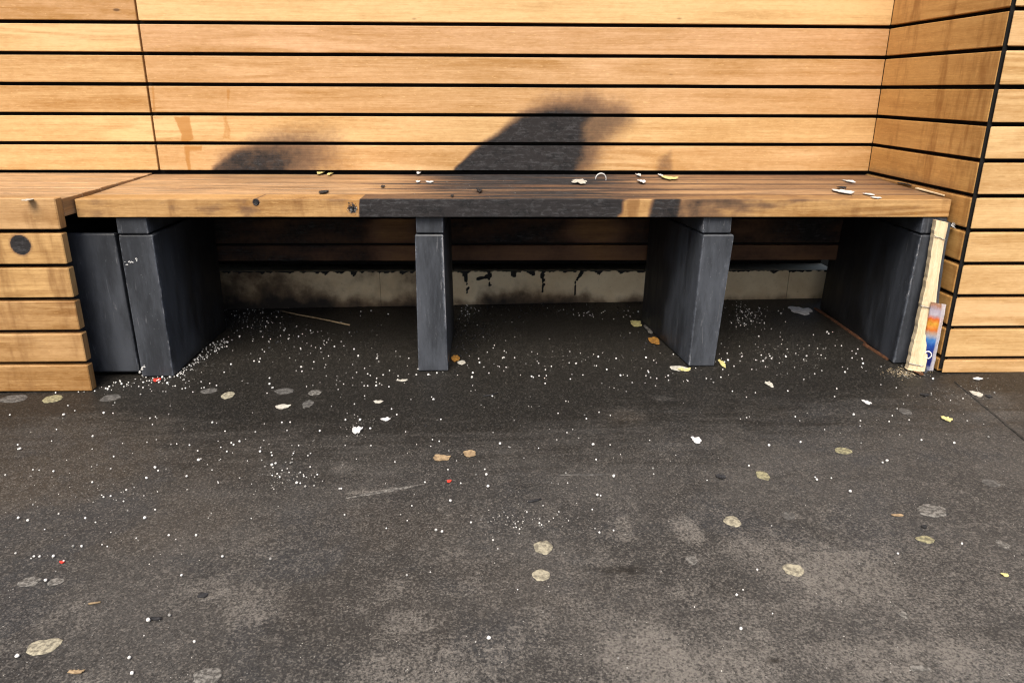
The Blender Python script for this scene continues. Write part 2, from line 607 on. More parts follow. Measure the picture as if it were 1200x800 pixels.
AMBER = plain_mat('amber_scrap', (.40, .20, .04), (.20, .10, .03), 90, .5)
TAN = plain_mat('tan_dry_leaf', (.36, .26, .15), (.20, .14, .08), 90, .7)
RED = plain_mat('red_plastic', (.60, .05, .03), (.5, .04, .03), 90, .5)
GUM_CREAM = plain_mat('cream_gum', (.38, .345, .25), (.15, .135, .10), 130, .85, .0012, (.36, .64))
GUM_GREY = plain_mat('grey_gum', (.21, .20, .18), (.06, .056, .050), 150, .8, .0012, (.36, .6))
GUM_YELL = plain_mat('yellowish_gum', (.32, .295, .17), (.12, .11, .07), 140, .8, .0012, (.36, .62))
GUM_DIM = plain_mat('dirty_gum', (.13, .125, .115), (.055, .052, .048), 110, .85, .001, (.35, .58))
SAWDUST = plain_mat('sawdust', (.55, .45, .29), (.40, .31, .19), 200, .9)
FILM = wrapper_mat()
WHITE_INK = plain_mat('white_print', (.82, .82, .84), (.75, .75, .78), 200, .3, .0001)
STEEL = plain_mat('dull_staple_steel', (.45, .44, .42), (.3, .28, .25), 150, .45)

# ------------------------------------------------------------------ layout values
P, H0, GAP = 0.09, 0.5316, 0.0110
PY = .802
YB = 0.583                   # face of the back wall
XL, XR = -1.0805, 1.262      # panel seam, face of the side wall
XE = -1.102                  # end of the left bench
def gz(k): return H0 + P * k


# soot shapes on the wall above the bench
def wpoly(pts): return [(lambda q: (q[0], q[2]))(at_y(x, y, YB)) for x, y in pts]
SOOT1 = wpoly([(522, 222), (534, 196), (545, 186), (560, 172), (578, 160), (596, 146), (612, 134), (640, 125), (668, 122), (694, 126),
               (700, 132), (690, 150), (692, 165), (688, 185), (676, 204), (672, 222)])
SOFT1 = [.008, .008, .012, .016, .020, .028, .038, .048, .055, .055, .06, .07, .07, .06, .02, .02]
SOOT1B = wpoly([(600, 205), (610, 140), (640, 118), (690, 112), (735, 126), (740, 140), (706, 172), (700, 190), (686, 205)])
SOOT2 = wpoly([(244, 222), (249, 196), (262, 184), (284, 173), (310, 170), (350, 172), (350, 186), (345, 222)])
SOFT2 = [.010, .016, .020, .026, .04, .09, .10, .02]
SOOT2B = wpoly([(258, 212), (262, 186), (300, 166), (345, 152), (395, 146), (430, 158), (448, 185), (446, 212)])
SOOT3 = wpoly([(768, 212), (772, 186), (786, 178), (790, 212)])
DRIPS = [[wpoly([(204, 137), (222, 137), (224, 150), (226, 163), (221, 166), (222, 170), (212, 170), (213, 158), (208, 146)]), .9],
         [wpoly([(216, 171), (237, 171), (236, 176), (222, 177), (223, 200), (220, 200), (217, 178)]), .85],
         [wpoly([(262, 137), (265, 136), (270, 152), (270, 163), (261, 163), (263, 150)]), .6],
         [wpoly([(266, 105), (269, 105), (268, 118), (266, 118)]), .75], [wpoly([(265, 118), (268, 118), (268, 128), (266, 128)]), .5],
         [wpoly([(178, 100), (180, 100), (182, 131), (179, 131)]), .75],
         [wpoly([(838, 138), (856, 141), (863, 148), (850, 146)]), .55]]


def wall_attr(p, u, v, w):
    x, z = p[0], p[2]
    s = dr = 0.0
    if -1.1 < x < .75 and .45 < z < .86:
        jx, jz = .008 * fbm(x * 14, z * 14, 3), .008 * fbm(x * 14, z * 14, 8)
        q = (x + jx, z + jz)
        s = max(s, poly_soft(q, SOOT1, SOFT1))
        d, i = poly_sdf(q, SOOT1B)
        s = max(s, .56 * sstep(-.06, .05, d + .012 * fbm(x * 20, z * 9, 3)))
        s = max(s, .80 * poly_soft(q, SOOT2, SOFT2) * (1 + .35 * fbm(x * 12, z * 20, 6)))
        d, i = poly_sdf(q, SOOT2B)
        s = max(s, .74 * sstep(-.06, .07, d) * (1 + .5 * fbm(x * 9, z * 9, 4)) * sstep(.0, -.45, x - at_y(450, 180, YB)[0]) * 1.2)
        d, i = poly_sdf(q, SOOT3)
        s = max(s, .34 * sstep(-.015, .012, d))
        if x < -.7 or x > .45:
            for pl, a in DRIPS:
                d, i = poly_sdf((x, z), pl)
                dr = max(dr, a * sstep(-.007, .004, d + .005 * fbm(x * 60, z * 30, 3)))
    return dict(soot=min(1, s), drip=dr)


def grid_us(x0, L, fine, d0=.05, d1=.006):
    """sample positions along a board, dense inside the given stretches"""
    out, x = [], 0.0
    while x < L:
        ax = x0 + x
        st = d0
        for a, b in fine:
            if a - d0 <= ax <= b:
                st = d1
        out.append(x)
        x += st
    return out


TONE_L = {5: (.34, .95), 4: (.66, .10), 3: (.50, .35), 2: (.40, .30), 1: (.72, .0), 0: (.64, .05)}
TONE_R = {5: (.82, .0), 4: (.52, 1.0), 3: (.46, .75), 2: (.42, .65), 1: (.62, .15), 0: (.52, .45)}

# ------------------------------------------------------------------ back wall
wall = empty('slatted_wall', (0, YB, 0), 'long oak slat wall behind the bench with black soot plumes', 'wall')
TH = .022
ROWS = list(range(0, 12))
mL, mR = MB(), MB()
for k in ROWS:
    z0 = gz(k) + GAP / 2
    wv = P - GAP
    t, h = TONE_L.get(k, (random.uniform(.4, .7), random.uniform(0, .7)))
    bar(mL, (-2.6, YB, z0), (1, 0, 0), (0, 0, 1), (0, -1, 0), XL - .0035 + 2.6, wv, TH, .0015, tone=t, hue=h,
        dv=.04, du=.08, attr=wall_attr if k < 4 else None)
    t, h = TONE_R.get(k, (random.uniform(.4, .7), random.uniform(0, .7)))
    if k < 4:
        us = grid_us(XL + .003, XR - XL, [(XL, -.80), (.48, .64)], .05 if k > 2 else .009, .003)
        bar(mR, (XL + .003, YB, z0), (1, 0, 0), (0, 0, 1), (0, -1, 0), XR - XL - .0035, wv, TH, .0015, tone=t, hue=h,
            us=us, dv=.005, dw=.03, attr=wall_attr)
    else:
        bar(mR, (XL + .003, YB, z0), (1, 0, 0), (0, 0, 1), (0, -1, 0), XR - XL - .0035, wv, TH, .0015, tone=t, hue=h, du=.06, dv=.04)
# W points to -y, so the boards are built outward from their back face
for m in (mL, mR):
    m.v = [(x, y + TH, z) for x, y, z in m.v]
mL.build('short_slat_panel', W_WALL, wall)
mR.build('long_slat_panel', W_WALL, wall)
mb = MB()
box(mb, -2.6, 1.36, YB + TH + .004, YB + TH + .03, .47, gz(12))
mb.build('backing_board', BLACK, wall)
# hidden, scorched boards below the seat
mb = MB()


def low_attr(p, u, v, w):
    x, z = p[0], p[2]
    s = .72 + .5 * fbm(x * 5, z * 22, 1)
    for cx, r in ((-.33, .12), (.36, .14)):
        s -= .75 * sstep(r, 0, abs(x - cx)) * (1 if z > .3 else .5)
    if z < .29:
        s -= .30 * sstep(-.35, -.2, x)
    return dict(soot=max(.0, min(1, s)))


for z0, z1 in ((.232, .284), (.293, .375), (.384, .462)):
    for x0, x1 in ((-1.3, -.215), (-.212, .57), (.573, 1.26)):
        bar(mb, (x0, YB + .036, z0), (1, 0, 0), (0, 0, 1), (0, -1, 0), x1 - x0 - .002, z1 - z0, .022, .0015, du=.02, dv=.02,
            tone=random.uniform(.3, .6), hue=random.uniform(.1, .9), attr=low_attr)
mb.build('scorched_lower_boards', W_BURNT, wall)
mb = MB()
box(mb, -1.3, 1.262, YB + .040, YB + .06, .236, .47)
box(mb, -1.36, 1.30, YB + .062, PY + .14, .30, .32)
box(mb, -1.36, 1.30, PY + .125, PY + .14, .0, .30)
mb.build('lower_backing', BLACK, wall)

# ------------------------------------------------------------------ plinth (masonry behind the bench)
plinth = MB()
XS = np.arange(-1.36, 1.30, .0065)
PTOP = at_y(620, 317.5, PY)[2]
ZS = np.linspace(0, PTOP - .02, 26)
CR = []
for pts in ([(544, 316), (545, 323), (546, 330)], [(546, 330), (549, 337), (547, 343)], [(574, 316), (573, 327), (574, 335)], [(560, 327), (568, 326), (573, 322)],
            [(602, 315), (602, 323)], [(623, 315), (624, 321)], [(636, 316), (636, 328)], [(637, 328), (636, 342)], [(682, 315), (681, 322), (675, 330)], [(675, 330), (673, 348)]):
    q = [(lambda w: (w[0], w[2]))(at_y(x, y, PY)) for x, y in pts]
    CR += list(zip(q[:-1], q[1:]))


def segd(p, a, b):
    ex, ez = b[0] - a[0], b[1] - a[1]
    L = ex * ex + ez * ez
    t = min(1, max(0, ((p[0] - a[0]) * ex + (p[1] - a[1]) * ez) / L))
    return math.hypot(p[0] - a[0] - t * ex, p[1] - a[1] - t * ez)


ids = {}
for i, x in enumerate(XS):
    for j, z in enumerate(ZS):
        zz = z * (PTOP - fz(x) + .01) / (PTOP - .02) + fz(x) - .01
        s = -.1 + .6 * sstep(.07, .0, z + .05 * fbm(x * 9, 4, 2))
        if x < -.15:
            s += .20 + .42 * sstep(-.1, .35, fbm(x * 3.1 + 5, z * 4, 7) + .1) + .25 * sstep(-.6, -.9, x)
        elif x < .7:
            s += .5 * sstep(.16, .03, z) * sstep(.28, .02, abs(x - .16)) + .2 * sstep(.2, .5, fbm(x * 4, z * 6, 1) + .25)
        else:
            s += .02
        c = 0.0
        if -.3 < x < .5:
            jx = x + .006 * nz(x * 70, z * 70, 1)
            d = min(segd((jx, zz), a, b) for a, b in CR)
            c = sstep(.0055, .0012, d + .0050 * fbm(x * 90, z * 60, 5) - .005 * sstep(.05, 0, PTOP - zz))
        c = max(c, sstep(.012, .004, PTOP - zz + .03 * fbm(x * 38, 2, 2) + .004))
        for jx in (1.13, -.42):
            c = max(c, .5 * sstep(.005, .002, abs(x - jx)))
        dy = .004 * fbm(x * 6, z * 6, 3) + .006 * c
        ids[i, j] = plinth.vert((x, PY + dy, zz), soot=min(1, s), crack=c)
for i in range(len(XS) - 1):
    for j in range(len(ZS) - 1):
        plinth.face((ids[i, j], ids[i + 1, j], ids[i + 1, j + 1], ids[i, j + 1]))
n0 = len(XS) - 1
# give it thickness: back, top and end faces
bk = [plinth.vert((x, PY + .12, z)) for x in (XS[0], XS[-1]) for z in (-.03, PTOP)]
plinth.face((bk[0], bk[1], bk[3], bk[2]))
top = [plinth.vert((XS[0], PY + .005, PTOP)), plinth.vert((XS[-1], PY + .005, PTOP))]
plinth.face((top[0], top[1], bk[3], bk[1]))
po = plinth.build('masonry_plinth', PLINTH, None, True)
tag(po, 'beige cracked masonry base in the dark behind the bench legs', 'plinth')

# ------------------------------------------------------------------ side wall block on the right
corner = empty('slatted_wall', (XR, 0, fz(XR)), 'projecting oak slat corner block at the right end of the bench', 'wall')
ms, mf, mbk = MB(), MB(), MB()
ZF = fz(XR) + .003


def side_attr(p, u, v, w):
    x, y, z = p
    s = 0.0
    if z < .54:
        s = .30 * sstep(.02, .14, y) + .10 * fbm(y * 30, z * 30)  # boards below seat level turn darker towards the back
    elif z < .66:
        s = .16 * sstep(.0, .3, fbm(y * 9, z * 20, 5)) + .30 * sstep(.05, .0, z - .535) * sstep(.0, .3, fbm(y * 25, 3, 5) + .1)
    return dict(soot=max(0, s))


for k in range(-6, 12):
    z0 = max(gz(k) + GAP / 2, ZF)
    z1 = gz(k + 1) - GAP / 2
    t = random.uniform(.42, .60)
    if k < 0:
        # boards below seat level end in rounded corners
        bar(ms, (XR, .012, z0), (0, 1, 0), (0, 0, 1), (-1, 0, 0), .592, z1 - z0, TH, .004, tone=t - .12, hue=.3, dv=.03, du=.03, attr=side_attr)
    else:
        bar(ms, (XR, .012, z0), (0, 1, 0), (0, 0, 1), (-1, 0, 0), YB - .0125, z1 - z0, TH, .0018, tone=t, hue=random.uniform(.2, .7), dv=.03, du=.03, attr=side_attr)
    bar(mf, (XR + .0045, 0.0, z0), (1, 0, 0), (0, 0, 1), (0, -1, 0), 1.25, z1 - z0, TH, .002, tone=random.uniform(.50, .68), hue=random.uniform(.05, .4), dv=.04, du=.08)
ms.v = [(x + TH, y, z) for x, y, z in ms.v]
mf.v = [(x, y + TH, z) for x, y, z in mf.v]
# mitred ends at the corner groove
mf.v = [(x + (max(0, y) * 1.15 if x < XR + .009 else 0), y, z) for x, y, z in mf.v]
ms.build('side_slat_panel', W_SIDE, corner)
mf.build('front_slat_panel', W_WALL, corner)
box(mbk, XR + .0012, XR + .0125, .0085, .0112, fz(XR) + .012, gz(12) - .01)  # thin black strip added so the corner groove reads as deep shade
box(mbk, XR + TH + .003, XR + 1.27, .031, .60, fz(XR) + .012, gz(12) - .01)
mbk.build('backing_board', BLACK, corner)

# ------------------------------------------------------------------ left closed bench
lb = empty('slatted_bench', (-1.7, 0, 0), 'intact oak bench with closed slatted front at the left', 'bench')
mf, mt, mk = MB(), MB(), MB()
LX0 = -2.35
BURN = at_y(24, 287, 0)


def burn_attr(p, u, v, w):
    d = math.hypot(p[0] - BURN[0], (p[2] - BURN[2]) * 1.0) + .0018 * fbm(p[0] * 120, p[2] * 120, 2)
    return dict(soot=max(sstep(.0275, .0235, d), .30 * sstep(.036, .026, d)))


TL = [.62, .70, .62, .50, .46, .36]
for k in range(-6, -1):
    z0, z1 = gz(k) + GAP / 2, gz(k + 1) - GAP / 2
    z0 = max(z0, fz(-1.6) + .009)
    dx = -.001 * (k + 3) + random.uniform(-.001, .001)
    us = grid_us(LX0, XE - LX0, [(BURN[0] - .045, BURN[0] + .045)], .05, .003) if k == -2 else None
    bar(mf, (LX0, TH + .006, z0), (1, 0, 0), (0, 0, 1), (0, -1, 0), XE - LX0 + dx, z1 - z0, TH + .006, .0025, tone=TL[-k - 1], hue=.15 if k > -4 else .55,
        dv=.003 if k == -2 else .04, du=.06, us=us, attr=burn_attr if k == -2 else None)
mf.build('front_slat_panel', W_FRONT, lb)
# lip board
m = MB()
bar(m, (LX0, .032, gz(-1) + GAP / 2), (1, 0, 0), (0, 0, 1), (0, -1, 0), XE - LX0, .0790, .032, .003, tone=.50, hue=.7, dv=.04, du=.06)
m.build('seat_lip', W_FRONT, lb)
yb = [.0335, .135, .237, .339, .441, .543, .580]
for i in range(len(yb) - 1):
    zt = .5209 + .0075 * i / 5
    bar(mt, (LX0, yb[i], zt - .046), (1, 0, 0), (0, 1, 0), (0, 0, 1), XE - LX0 - .001, yb[i + 1] - yb[i] - .0015, .046, .0015, tone=random.uniform(.52, .66), hue=.75, du=.05, dv=.04)
# the seat is dug into the wall recess: keep it below the lowest wall slat
mt.build('seat', W_SEAT, lb)
box(mk, LX0, XE - .07, .05, .59, .012, .47)
mk.build('carcass', BLACK, lb)

# ------------------------------------------------------------------ the burnt bench
bench = empty('burnt_bench', (.08, .35, fz(.08)), 'fire-damaged oak bench on dark grey legs between the wall ends', 'bench')
BX0, BX1 = XE + .004, 1.2535
YF = .082
ZT = at_y(600, 233.5, YF)[2]
ZB = at_y(600, 254.5, YF)[2]


def fp(pts): return [(lambda q: (q[0], q[2]))(at_y(x, y, YF)) for x, y in pts]
FS1 = fp([(421, 228), (735, 228), (722, 262), (421, 262)])
FS2 = fp([(766, 228), (800, 228), (795, 262), (758, 262)])
FSB = fp([(790, 228), (830, 228), (850, 262), (780, 262)])
KNOT = at_y(300, 237, YF)
CHX = at_y(413, 244, YF)


def front_attr(p, u, v, w):
    q = (p[0] + .004 * fbm(p[0] * 40, p[2] * 40, 2), p[2])
    s, dr = 0.0, 0.0
    top = (w > .98 or False)
    d, i = poly_sdf(q, FS1)
    e = {0: .006, 1: .0025, 2: .006, 3: .0022}[i]
    s = max(s, sstep(-e, e, d))
    d, i = poly_sdf(q, FS2)
    s = max(s, .88 * sstep(-.012, .012, d))
    d, i = poly_sdf(q, FSB)
    s = max(s, .55 * sstep(-.05, .03, d) * (1 + .9 * fbm(p[0] * 26, p[2] * 26, 4)))
    d = math.hypot(p[0] - KNOT[0], p[2] - KNOT[2])
    s = max(s, sstep(.011, .0075, d + .0015 * nz(p[0] * 300, p[2] * 300)))
    d = math.hypot((p[0] - CHX[0]), p[2] - CHX[2])
    s = max(s, sstep(.013, .008, d + .008 * nz(p[0] * 120, p[2] * 120, 3)))
    dr = .55 * sstep(.05, .01, d) * (1 if p[0] < CHX[0] + .02 else 0)
    # dark lower arris
    s = max(s, .35 * sstep(.006, 0, p[2] - ZB) * sstep(-.1, .3, fbm(p[0] * 8, 2)))
    s = max(s, .42 * sstep(.05, .4, fbm(p[0] * 10, p[2] * 30, 8)) * sstep(.6, .3, p[0]) * sstep(-.6, -.9, p[0] - .2))
    s = max(s, .62 * sstep(-.12, .42, fbm(p[0] * 7, p[2] * 24, 12) + .25 * sstep(1.0, .45, p[0])) * sstep(.40, .50, p[0]) * sstep(1.25, .75, p[0]))
    s = max(s, .30 * sstep(.0, .4, fbm(p[0] * 9, p[2] * 30, 17)))
    if p[1] > YF + .012:
        s = max(s * .55, top_soot(p)) if p[2] > ZT - .01 else s
    if p[0] > .9:
        dr = max(dr, .6 * sstep(.05, .3, fbm(p[0] * 45, p[2] * 9, 6)) * sstep(.9, 1.05, p[0]))
    return dict(soot=min(1, max(0, s)), drip=dr)


def top_soot(p):
    x, y = p[0], p[1]
    c = sstep(-.42, .0, x + .35 * fbm(y * 25, 5)) * (.34 + .66 * sstep(.62, .20, x + .3 * fbm(y * 25, 9)))
    a = c * (.72 + 1.4 * fbm(x * 2.5, y * 42, 7))
    a += c * .30 * sstep(.20, .5, y)
    a += .28 * max(0, fbm(x * 3, y * 50, 2))
    return max(0, a)


def seat_attr(edge):
    def f(p, u, v, w):
        s = top_soot(p)
        if v < .03 or v > .97:
            s = max(s, min(.75, 2.2 * s + .1), .6 * sstep(-.45, -.2, p[0]))
        return dict(soot=min(1, s))
    return f


us = grid_us(BX0, BX1 - BX0, [(-.66, -.60), (-.42, -.30), (.40, .56)], .012, .003)
m = MB()
bar(m, (BX0, YF, ZB), (1, 0, 0), (0, 1, 0), (0, 0, 1), BX1 - BX0, .0946, ZT - ZB, .0016, us=us, dv=.012, dw=.004, tone=.50, hue=.3, attr=front_attr)
fb = m.build('front_board', W_FRONT, bench)
m = MB()
ys = [.1775, .2740, .3705, .4720, .580]
SLOPE = .0300
for i in range(4):
    y0, y1 = ys[i], ys[i + 1]
    zt = ZT + SLOPE * (y0 - .1765) + random.uniform(-.0005, .0005)
    bar(m, (BX0, y0, zt - .042), (1, 0, 0), (0, 1, SLOPE), (0, -SLOPE, 1), BX1 - BX0 - random.uniform(0, .003), y1 - y0 - .0020, .042, .0014, du=.02, dv=.010, dw=.04,
        tone=random.uniform(.42, .58), hue=.7, attr=seat_attr(i))
m.build('seat', W_SEAT, bench)
# knot hole: a dark ragged socket let into the front board
m = MB()
ring = []
for a in range(14):
    an = a * math.tau / 14
    r = .0068 * (1 + .22 * nz(a * .9, 3))
    ring.append([m.vert((KNOT[0] + r * s * math.cos(an), YF + dy, KNOT[2] + r * s * math.sin(an) * 1.1)) for s, dy in ((1.25, .001), (1.0, -.0022), (.70, -.0008))])
for a in range(14):
    b = (a + 1) % 14
    for s in (0, 1):
        m.face((ring[a][s], ring[b][s], ring[b][s + 1], ring[a][s + 1]))
m.face([ring[a][2] for a in range(14)])
m.build('knot_hole', CHAR, bench)


# legs: thick painted panels
def leg_attr(bx0, bx1, by0, z0, z1, sootside=0):
    def f(p, u, v, w):
        e = min(abs(p[0] - bx0), abs(p[0] - bx1))
        wr = .75 * sstep(.007, .0, e) * (1 if p[1] < by0 + .02 else .3) + .35 * sstep(.10, .0, p[2] - z0) * max(0, .4 + fbm(p[0] * 12, p[2] * 12, bx0))
        wr = max(wr, .35 * max(0, fbm(p[1] * 3, p[2] * 5, bx0 * 7) + .1))
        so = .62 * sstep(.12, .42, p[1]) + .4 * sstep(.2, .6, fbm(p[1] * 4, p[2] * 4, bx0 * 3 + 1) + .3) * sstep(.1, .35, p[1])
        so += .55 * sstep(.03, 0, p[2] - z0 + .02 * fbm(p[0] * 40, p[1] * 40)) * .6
        return dict(wear=max(0, wr), soot=min(.9, so))
    return f


def make_leg(xb0, xb1, xt0, xt1, y0, y1, cap, label=None, capw=None, ztop=None, rough_edge=False, skew=0.0):
    zb = fz((xb0 + xb1) / 2) + .001
    zt = ztop or .414
    Lz = zt - zb
    cb, ct = (xb0 + xb1) / 2, (xt0 + xt1) / 2
    U = np.array([(ct - cb) / Lz, 0, 1.0])
    wb, wt = xb1 - xb0, xt1 - xt0
    m = MB()

    def taper(u, v, w):
        k = wb + (wt - wb) * u / Lz
        return (v - wb / 2) / wb * k + wb / 2, w
    bar(m, (xb0, y1, zb), U, (1, 0, 0), (0, -1, 0), Lz, wb, y1 - y0, .0035, du=.012, dv=.010, dw=.025, attr=leg_attr(xb0, xb1, y0, zb, zt), taper=taper, warp=.0006)
    # wear follows the leaning edges
    for i, (x, y, z) in enumerate(m.v):
        t = (z - zb) / Lz
        l, r = xb0 + (xt0 - xb0) * t, xb1 + (xt1 - xb1) * t
        e = min(abs(x - l), abs(x - r))
        m.at['wear'][i] = max(m.at['wear'][i] * .8, ((.82 + (.6 if rough_edge and abs(x - r) < .012 and z > .14 else 0) + .5 * fbm(z * 9, x * 3, 2)) * sstep(.008, 0, e) if y < y0 + .014 else .0))
    m.v = [(x + skew * (y - y0), y, z) for x, y, z in m.v]
    o = m.build('leg', PAINT, bench)
    if label:
        o['label'] = label
    c0, c1 = capw
    m = MB()
    bar(m, (c0, y1, zt + .0035), (0, 0, 1), (1, 0, 0), (0, -1, 0), ZB - zt - .005, c1 - c0, y1 - y0 - cap, .003, du=.012, dv=.015, dw=.05,
        attr=leg_attr(c0, c1, y0, zt, ZB))
    m.v = [(x + skew * (y - y0), y, z) for x, y, z in m.v]
    b = m.build('cap_block', PAINT, o)
    b.matrix_parent_inverse = Matrix.Identity(4)
    b.parent = o
    b.matrix_parent_inverse = Matrix.Translation(-Vector(bench.location)) @ Matrix.Translation(Vector(bench.location))
    return o


l1 = make_leg(-1.007, -.917, -1.008, -.917, .099, .56, -.004, 'leftmost leg with a second dark board on its left', (-1.006, -.925))
l2 = make_leg(-.213, -.127, -.209, -.132, .099, .50, .002, None, (-.205, -.131), rough_edge=True)
l3 = make_leg(.575, .649, .584, .670, .093, .54, .004, None, (.583, .661), skew=-.125)
l4 = make_leg(1.172, 1.245, 1.186, 1.258, .082, .66, .004, 'rightmost leg half hidden by the split batten', (1.186, 1.255), skew=.045)
m = MB()
PB, PT = at_y(163, 436, .112), at_y(134, 274, .112)
hz = PT[2] - PB[2]
bar(m, (PB[0] - .19, .136, PB[2]), ((PT[0] - PB[0]) / hz, 0, 1), (1, 0, 0), (0, -1, 0), hz, .19, .024, .004, du=.012, dv=.01, dw=.02,
    attr=leg_attr(PB[0] - .19, PB[0], .112, .02, .41))
m.build('side_panel', PAINT, bench)

# splashes of white paint on the leftmost leg
WHITE_P = plain_mat('white_paint_splash', (.62, .62, .60), (.40, .40, .40), 200, .6)
for pts in ([(148, 309), (152, 307), (155, 306.5), (160, 304)], [(164, 436), (166, 433), (169, 430)]):
    m = MB()
    P3 = [at_y(x, y, .0985) for x, y in pts]
    tube_pts = P3
    for i, q in enumerate(P3):
        for k in range(5):
            c = q + np.array([random.gauss(0, .0022), 0, random.gauss(0, .0018)])
            rr = random.uniform(.0016, .0034)
            ring = [m.vert(c + np.array([rr * math.cos(a), 0.0012, rr * math.sin(a)])) for a in np.linspace(0, math.tau, 9)[:-1]]
            ap = m.vert(c + np.array([0, -.0022, 0]))
            for a in range(8):
                m.face((ring[a], ring[(a + 1) % 8], ap))
    o = m.build('paint_splash', WHITE_P, l1)
    o.matrix_parent_inverse = Matrix.Identity(4)

# ------------------------------------------------------------------ pavement
fx = sorted(set(np.round(np.concatenate([[-30, -18, -10, -6, -4, -3, -2.4, -2, -1.8], np.arange(-1.62, 1.75, .0125), [1.9, 2.2, 2.6, 3.2, 4.5, 7, 12, 20, 30]]), 4)))
fy = sorted(set(np.round(np.concatenate([[-30, -18, -10, -6, -4, -3, -2.4, -2, -1.7, -1.5, -1.4], np.arange(-1.32, .82, .0125), [.83, .92]]), 4)))
m = MB()
BLOBS = []      # (x, y, rx, ry, kind, amount)


def blob(px, py, w, h, kind, amt):
    c = on_floor(px, py)
    a = on_floor(px + w / 2, py)
    b = on_floor(px, py - h / 2)
    BLOBS.append((c[0], c[1], abs(a[0] - c[0]), abs(b[1] - c[1]), kind, amt))


for t in ((728, 620, 34, 34, 'l', .55), (807, 620, 36, 36, 'l', .75), (775, 467, 26, 8, 'l', .6), (784, 527, 60, 30, 'l', .35), (732, 488, 50, 20, 'b', .8),
          (333, 458, 26, 9, 'l', .55), (369, 460, 18, 7, 'l', .6), (361, 472, 18, 10, 'l', .6), (245, 458, 20, 8, 'l', .55), (130, 466, 26, 9, 'l', .65), (16, 467, 34, 10, 'l', .65),
          (400, 548, 26, 16, 'l', .5), (300, 640, 80, 40, 'l', .3), (270, 690, 120, 50, 'l', .35), (290, 720, 60, 36, 'l', .4), (60, 725, 110, 60, 'l', .3), (120, 790, 120, 30, 'l', .35),
          (500, 790, 200, 70, 'l', .38), (480, 730, 80, 40, 'l', .4), (450, 690, 60, 30, 'l', .3), (760, 770, 110, 80, 'l', .55), (950, 655, 170, 60, 'l', .26), (1010, 690, 120, 40, 'l', .22), (1050, 770, 220, 70, 'l', .3),
          (850, 780, 120, 60, 'l', .45), (1077, 782, 32, 14, 'l', .9), (1160, 770, 120, 60, 'l', .4), (700, 560, 120, 16, 'l', .2), (1161, 565, 24, 12, 'l', .6), (924, 604, 26, 10, 'l', .55),
          (1061, 482, 16, 9, 'l', .6), (1150, 470, 90, 40, 'l', .4), (1040, 515, 200, 30, 'l', .15), (435, 577, 70, 5, 'l', .7), (465, 571, 40, 4, 'l', .55), (870, 640, 90, 30, 'l', .2),
          (730, 668, 70, 18, 's', .6), (690, 665, 30, 14, 's', .5), (907, 774, 26, 14, 's', .8), (950, 495, 70, 10, 's', .6), (860, 690, 70, 40, 's', .35), (183, 725, 20, 6, 's', .8),
          (950, 560, 150, 26, 's', .30), (845, 559, 14, 8, 's', .7), (1150, 745, 120, 26, 's', .35), (590, 620, 90, 20, 's', .25), (640, 600, 200, 26, 's', .25), (240, 540, 180, 60, 'b', .5),
          (90, 530, 230, 120, 'b', .85), (180, 610, 240, 70, 'b', .45), (420, 620, 300, 60, 'b', .30), (500, 700, 500, 100, 'b', .2), (240, 780, 60, 26, 's', .3)):
    blob(*t)
xs_, ys_ = np.meshgrid(fx, fy, indexing='ij')
ids = {}
for i, x in enumerate(fx):
    for j, y in enumerate(fy):
        so = br = li = 0.0
        if -1.9 < x < 1.9 and -1.5 < y < .9:
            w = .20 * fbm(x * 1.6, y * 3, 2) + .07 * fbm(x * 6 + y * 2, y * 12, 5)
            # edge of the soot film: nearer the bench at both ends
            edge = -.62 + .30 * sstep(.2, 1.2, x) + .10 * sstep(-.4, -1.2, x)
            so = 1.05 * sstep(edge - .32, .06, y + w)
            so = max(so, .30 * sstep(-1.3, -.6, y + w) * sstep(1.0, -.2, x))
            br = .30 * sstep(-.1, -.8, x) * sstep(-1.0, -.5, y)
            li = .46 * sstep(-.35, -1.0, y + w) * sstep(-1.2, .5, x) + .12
            for bx, by, rx, ry, kd, am in BLOBS:
                if abs(x - bx) < 1.6 * rx and abs(y - by) < 1.6 * ry:
                    d = math.hypot((x - bx) / rx, (y - by) / ry) + .35 * fbm(x * 22, y * 22, bx)
                    a = am * sstep(1.3, .55, d)
                    if kd == 'l':
                        li += .95 * a
                        so *= 1 - .45 * a
                    elif kd == 'b':
                        br = max(br, a)
                        so *= 1 - .3 * a
                    else:
                        so = max(so, a)
        ids[i, j] = m.vert((x, y, fz(max(-3, min(3, x))) + .0015 * fbm(x * 5, y * 5, 1)), soot=min(1, so), brown=br, light=min(1.2, li))
for i in range(len(fx) - 1):
    for j in range(len(fy) - 1):
        m.face((ids[i, j], ids[i + 1, j], ids[i + 1, j + 1], ids[i, j + 1]))
tag(m.build('pavement', FLOOR, None, True), kind='structure')
